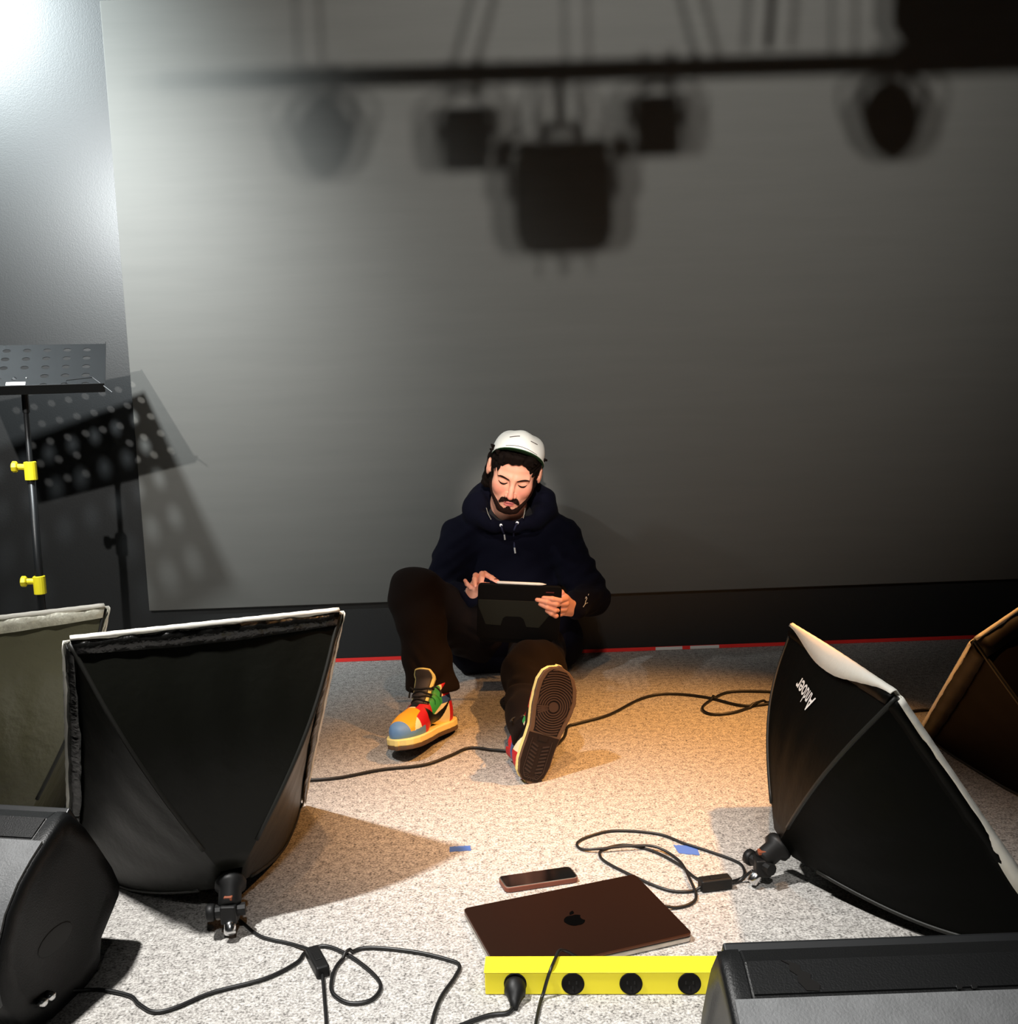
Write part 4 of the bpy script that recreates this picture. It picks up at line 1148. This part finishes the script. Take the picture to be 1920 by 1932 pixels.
SW = [(.174, .092), (.176, .064), (.164, .042), (.145, .031), (.124, .034), (.100, .050), (.044, .096), (.094, .074), (.128, .064), (.142, .066), (.156, .078)]
C_ = {k: np.array(srgb(*v), f32) for k, v in dict(blue=(104, 148, 200), yellow=(250, 178, 40), red=(205, 30, 44), green=(60, 170, 90), cream=(250, 240, 200), white=(245, 240, 225), black=(12, 11, 11), navy=(58, 92, 160), tongue=(62, 52, 44)).items()}
def shoe_tint(q):
    y, z, x = q[:, 1], q[:, 2], q[:, 0] - s_cen(q[:, 1]); a = np.abs(x)
    c = np.tile(C_['cream'], (len(q), 1))
    topline = .115 - .47 * (y - .10)                    # edge of the eyestay seen from the side
    c[(y < .058)] = C_['red']
    c[(y < .085) & (z > .105)] = C_['red']
    c[(y < .100) & (z > .086) & (z < .107)] = C_['navy']
    c[(y > .092) & (y < .155) & (z > topline - .030 + .05 * np.clip(.12 - y, 0, 1))] = C_['green']
    c[(y > .150) & (y < .215) & (z > .030 + .55 * (.185 - y)) & (a > .012)] = C_['red']
    c[(y > .168) & (y < .226) & (a > .018)] = C_['red']
    c[(y > .195) & (a <= .030 + .2 * (y - .2)) ] = C_['yellow']
    c[(y > .205) & (z < .044 + .10 * np.clip(.27 - y, 0, 1))] = C_['blue']
    c[(y > .268)] = C_['blue']
    c[in_poly(y, z, SW) & (a > .02)] = C_['black']
    thr = (a < .0145 + .02 * np.clip(.17 - y, 0, 1)) & (y < .190) & (y > .07)
    c[thr] = C_['black']
    c[(z > .118) & (y < .11) & (x < -.02)] = C_['white']
    return c
M_shoe = vmat('sneaker_leather', .5, .4, bump=(900, .15, .0006))
M_mid = mat('cream_midsole', srgb(252, 232, 150), .6); M_out = mat('brown_rubber', (.125, .075, .046), .6, 0, .3); M_out2 = mat('dark_brown_rubber', (.014, .0065, .004), .5, 0, .3); M_out3 = mat('tread_rubber', (.060, .033, .022), .5, 0, .4); M_out4 = mat('heel_rubber', (.030, .016, .011), .35, 0, .5)
M_lace = mat('black_lace', (.008, .008, .008), .8); M_tong = mat('tongue_leather', (.045, .033, .024), .55); M_tonge = mat('cream_tongue_edge', srgb(250, 236, 150), .7)
def sneaker(heel, toe, side_hint, mirror, label):
    """heel, toe: ends of the outsole; side_hint: roughly the world direction of +x (medial side of the right foot)"""
    H_, T_ = Vector(heel), Vector(toe)
    Y_ = (T_ - H_).normalized(); X_ = Vector(side_hint); X_ = (X_ - Y_ * X_.dot(Y_)).normalized(); Z_ = X_.cross(Y_) * (1 if mirror else -1)
    A_ = np.array([X_, Y_, Z_]); O_ = np.array(H_)
    xf = lambda v: (np.array(v) @ A_ + O_, not mirror)
    W_ = lambda x, y, z: H_ + X_ * x + Y_ * y + Z_ * z
    up = sdf_obj('sneaker', sd_upper, (-.07, -.02, .005), (.07, .32, .20), .0016, M_shoe, person, tint=shoe_tint, xf=xf)
    up['label'] = label
    def sd_mid(q):
        d = np.maximum(sd_plan(q, .0035), np.maximum(.011 - q[:, 2], q[:, 2] - (.0285 + .004 * np.clip((.06 - q[:, 1]) / .06, 0, 1))))
        return d
    def sd_out(q): return np.maximum(sd_plan(q, .0030), np.maximum(-q[:, 2], q[:, 2] - .0112))
    sdf_obj('midsole', sd_mid, (-.07, -.02, .0), (.07, .32, .05), .0022, M_mid, up, xf=xf)
    sdf_obj('outsole', sd_out, (-.07, -.02, -.01), (.07, .32, .03), .0022, M_out, up, xf=xf)
    # tongue: padded flap rising over the laces
    def tg(u, s, n):   # u across -1..1, s from toe end to tip
        wd = .022 + .016 * s - .012 * max(0, s - .85) / .15
        y = .185 - .085 * s + (.030 if s > .75 else 0) * ((s - .75) / .25) ** 1.0; z = .080 + .118 * s
        return W_(u * wd * (1 - .0), y + n * .78 - .010 * u * u, z + n * .5 - .006 * u * u)
    def slabm(off0, off1, grow=1.0, s0=0.0, s1=1.0):
        nu, ns = 10, 16; v = []
        for n in (off0, off1):
            v += [tg((-1 + 2 * i / nu) * grow, s0 + (s1 - s0) * j / ns, n) for j in range(ns + 1) for i in range(nu + 1)]
        k = (nu + 1) * (ns + 1); f = []
        for j in range(ns):
            for i in range(nu):
                a_ = j * (nu + 1) + i; f += [(a_, a_ + 1, a_ + nu + 2, a_ + nu + 1), (k + a_, k + a_ + nu + 1, k + a_ + nu + 2, k + a_ + 1)]
        for j in range(ns):
            for i in (0, nu):
                a_ = j * (nu + 1) + i; f.append((a_, a_ + nu + 1, k + a_ + nu + 1, k + a_))
        for i in range(nu):
            for j in (0, ns):
                a_ = j * (nu + 1) + i; f.append((a_, a_ + 1, k + a_ + 1, k + a_))
        return v, f
    v, f = slabm(-.007, .0); mobj('tongue', v, f, M_tonge, up)
    v, f = slabm(-.004, .0016, .80, .0, .955); mobj('tongue_face', v, f, M_tong, up)
    for i in range(7):
        s = .02 + .082 * i; wx = 1.02
        pts = [tg(u * wx * (.95 + .05 * i / 7) , s + .02 * math.cos(u * 3) * (1 if i % 2 else -1), .0035 - .004 * abs(u) ** 3) for u in np.linspace(-1.15, 1.15, 9)]
        MB().tube(pts, .0030, 6).build('lace', M_lace, up, True)
    for sx in (-1, 1):
        pts = [tg(sx * .9, .50, .004), tg(sx * 1.35, .56, .012), tg(sx * 1.75, .50, .010), tg(sx * 1.9, .40, .012)]
        MB().tube(spline(pts, 5), .0026, 6).build('lace', M_lace, up, True)
    # tread: rim, concentric rings round a pivot, fan, heel bars
    inside = lambda x, y, g: sd_plan(np.array([[x, y, 0]], f32), -g)[0] < 0
    def rib(pts, wd, ht, b):
        for i in range(len(pts) - 1):
            p, q = pts[i], pts[i + 1]
            d = (q - p); n_ = Vector((-d.y, d.x)); n_ = n_.normalized() * wd / 2 if n_.length else Vector((0, 0))
            cs = [p + n_, p - n_, q - n_, q + n_]
            b.add([W_(c.x, c.y, .0005) for c in cs] + [W_(c.x, c.y, -ht) for c in cs], [(0, 1, 2, 3), (4, 7, 6, 5), (0, 4, 5, 1), (1, 5, 6, 2), (2, 6, 7, 3), (3, 7, 4, 0)])
    px_, py_ = -.003, .198
    b = MB(); N = 96
    ring_pts = [Vector((px_ + .013 * math.cos(2 * math.pi * k / N), py_ + .013 * math.sin(2 * math.pi * k / N))) for k in range(N + 1)]
    b.prism([tuple(p) for p in ring_pts[:-1]], lambda p: W_(p[0], p[1], .0005), lambda p: W_(p[0], p[1], -.0016))
    for k in range(1, 14):
        r_ = .013 + .0062 * k; run = []
        for i in range(N + 1):
            a_ = 2 * math.pi * i / N; p = Vector((px_ + r_ * math.cos(a_), py_ + r_ * math.sin(a_)))
            fan = -.62 < a_ - (2 * math.pi if a_ > math.pi else 0) < -.12
            if inside(p.x, p.y, .0095) and p.y > .128 and not fan: run.append(p)
            else:
                if len(run) > 1: rib(run, .0034, .0016, b)
                run = []
        if len(run) > 1: rib(run, .0034, .0016, b)
    for a_ in (-.16, -.30, -.44, -.58):
        pts = [Vector((px_ + r_ * math.cos(a_), py_ + r_ * math.sin(a_))) for r_ in np.linspace(.014, .08, 12)]
        pts = [p for p in pts if inside(p.x, p.y, .0095)]
        if len(pts) > 1: rib(pts, .0042, .0016, b)
    b.build('tread_ring', M_out3, up)
    # darker sunken field between rim and ribs, arch and heel
    ys = np.linspace(.128, .2905, 40)
    poly = [(s_cen(y) + max(.001, s_half(y) - .0085), y) for y in ys if s_half(y) > .012] + [(s_cen(y) - max(.001, s_half(y) - .0085), y) for y in ys[::-1] if s_half(y) > .012]
    MB().prism(poly, lambda p: W_(p[0], p[1], .0004), lambda p: W_(p[0], p[1], -.0003)).build('tread_field', M_out2, up)
    ys = np.linspace(.004, .124, 40)
    poly = [(s_cen(y) + max(.001, s_half(y) + .0005), y) for y in ys] + [(s_cen(y) - max(.001, s_half(y) + .0005), y) for y in ys[::-1]]
    MB().prism(poly, lambda p: W_(p[0], p[1], .0004), lambda p: W_(p[0], p[1], -.0009)).build('heel_field', M_out2, up)
    b = MB()
    for i in range(8):
        y = .030 + .0095 * i
        for sx in (-1, 1):
            rib([Vector((sx * .006, y - .004)), Vector((sx * .024, y + .003))], .0042, .0022, b)
    rib([Vector((-.0275, .112)), Vector((-.0275, .03)), Vector((-.018, .012)), Vector((.018, .012)), Vector((.0275, .03)), Vector((.0275, .112))], .002, .0022, b)
    for i in range(9):
        a_ = math.pi * (1.1 + .8 * i / 8); rib([Vector((.010 * math.cos(a_), .024 + .008 * math.sin(a_))), Vector((.026 * math.cos(a_), .028 + .022 * math.sin(a_)))], .0016, .0018, b)
    b.build('heel_tread', M_out4, up)
    MB().prism([(-.012, .108), (-.014, .120), (.014, .122), (.012, .108)], lambda p: W_(p[0], p[1], .0004), lambda p: W_(p[0], p[1], -.0022)).build('shank_badge', M_out2, up)
    return up
sneaker((-.196, 2.828, .004), (-.330, 2.570, .034), (.87, -.46, .14), False, 'multicoloured high top sneaker standing on its heel')
sneaker((.026, 2.385, .004), (.126, 2.445, .278), (-.93, -.24, .28), True, 'sneaker with its dark brown sole facing the camera')

# --- tablet in its folio and the white stylus
M_folio = mat('black_folio', (.0022, .0022, .0024), .6, 0, .12, bump=(500, .2, .0006)); M_disp = mat('lit_display', (.02, .02, .02), .2)
M_disp.node_tree.nodes['Principled BSDF'].inputs['Emission Color'].default_value = (1, .96, .94, 1); M_disp.node_tree.nodes['Principled BSDF'].inputs['Emission Strength'].default_value = 2.2
M_flap = mat('grey_green_flap', (.014, .0155, .012), .6, 0, .15)
t = empty('tablet', (.03, 3.04, .21), 'tablet in black folio case held up by the seated person', 'tablet')
TL = Vector((-.104, 3.0035, .4005)); TX = (Vector((.158, 3.0035, .3800)) - TL).normalized(); TD = Vector((0, .22, -.975)); TD = (TD - TX * TD.dot(TX)).normalized(); TN = TX.cross(TD)   # TN out of the back
if TN.y > 0: TN = -TN
TP = lambda x, y, n: TL + TX * x + TD * y + TN * n
TW, TH = .262, .186
def rrect(x0, x1, y0, y1, r, n=5):
    out = []
    for cx, cy, a0 in ((x1 - r, y1 - r, 0), (x0 + r, y1 - r, 90), (x0 + r, y0 + r, 180), (x1 - r, y0 + r, 270)):
        out += [(cx + r * math.cos(R_(a0 + 90 * k / n)), cy + r * math.sin(R_(a0 + 90 * k / n))) for k in range(n + 1)]
    return out
MB().prism(rrect(0, TW, 0, TH, .012), lambda p: TP(p[0], p[1], 0), lambda p: TP(p[0], p[1], -.0125)).build('folio_back', M_folio, t, bevel=.0018)
MB().prism(rrect(.006, TW - .006, .006, TH - .006, .009), lambda p: TP(p[0], p[1], -.0125), lambda p: TP(p[0], p[1], -.0138)).build('display', M_disp, t)
flap = [(.002, .052), (.003, .075), (.028, .137), (.075, .139), (.082, .114), (.090, .107), (.135, .107), (.146, .114), (.156, .141), (.196, .143), (.222, .105), (.250, .075), (.256, .052)]
MB().prism(flap, lambda p: TP(p[0], p[1], .0022), lambda p: TP(p[0], p[1], .0002)).build('stand_flap', M_flap, t, bevel=.0006)
MB().prism(rrect(.004, TW - .010, .050, TH + .0, .008), lambda p: TP(p[0], p[1], .0006), lambda p: TP(p[0], p[1], -.0005)).build('flap_panel', M_folio, t)
MB().prism(rrect(.212, .238, .018, .0215, .001), lambda p: TP(p[0], p[1], .0005), lambda p: TP(p[0], p[1], -.0003)).build('case_mark', mat('dark_red_mark', (.09, .01, .01), .6), t)
MB().prism([(.010, TH - .006), (.012, TH + .014), (TW - .030, TH + .016), (TW - .012, TH - .006)], lambda p: TP(p[0], p[1], -.003), lambda p: TP(p[0], p[1], -.006)).build('front_cover', M_folio, t, bevel=.0006)
b = MB(); s0, s1 = TP(.058, -.0055, -.005), TP(.212, -.0050, -.005); ax = (s1 - s0)
b.lathe([(.003, 0), (.0046, .002), (.0046, ax.length - .022), (.0036, ax.length - .012), (.0008, ax.length)], s0, ax, 16)
tag(b.build('stylus', mat('white_stylus', (.85, .85, .82), .3), None, True), 'white stylus pencil lying along the top edge of the tablet', 'stylus')
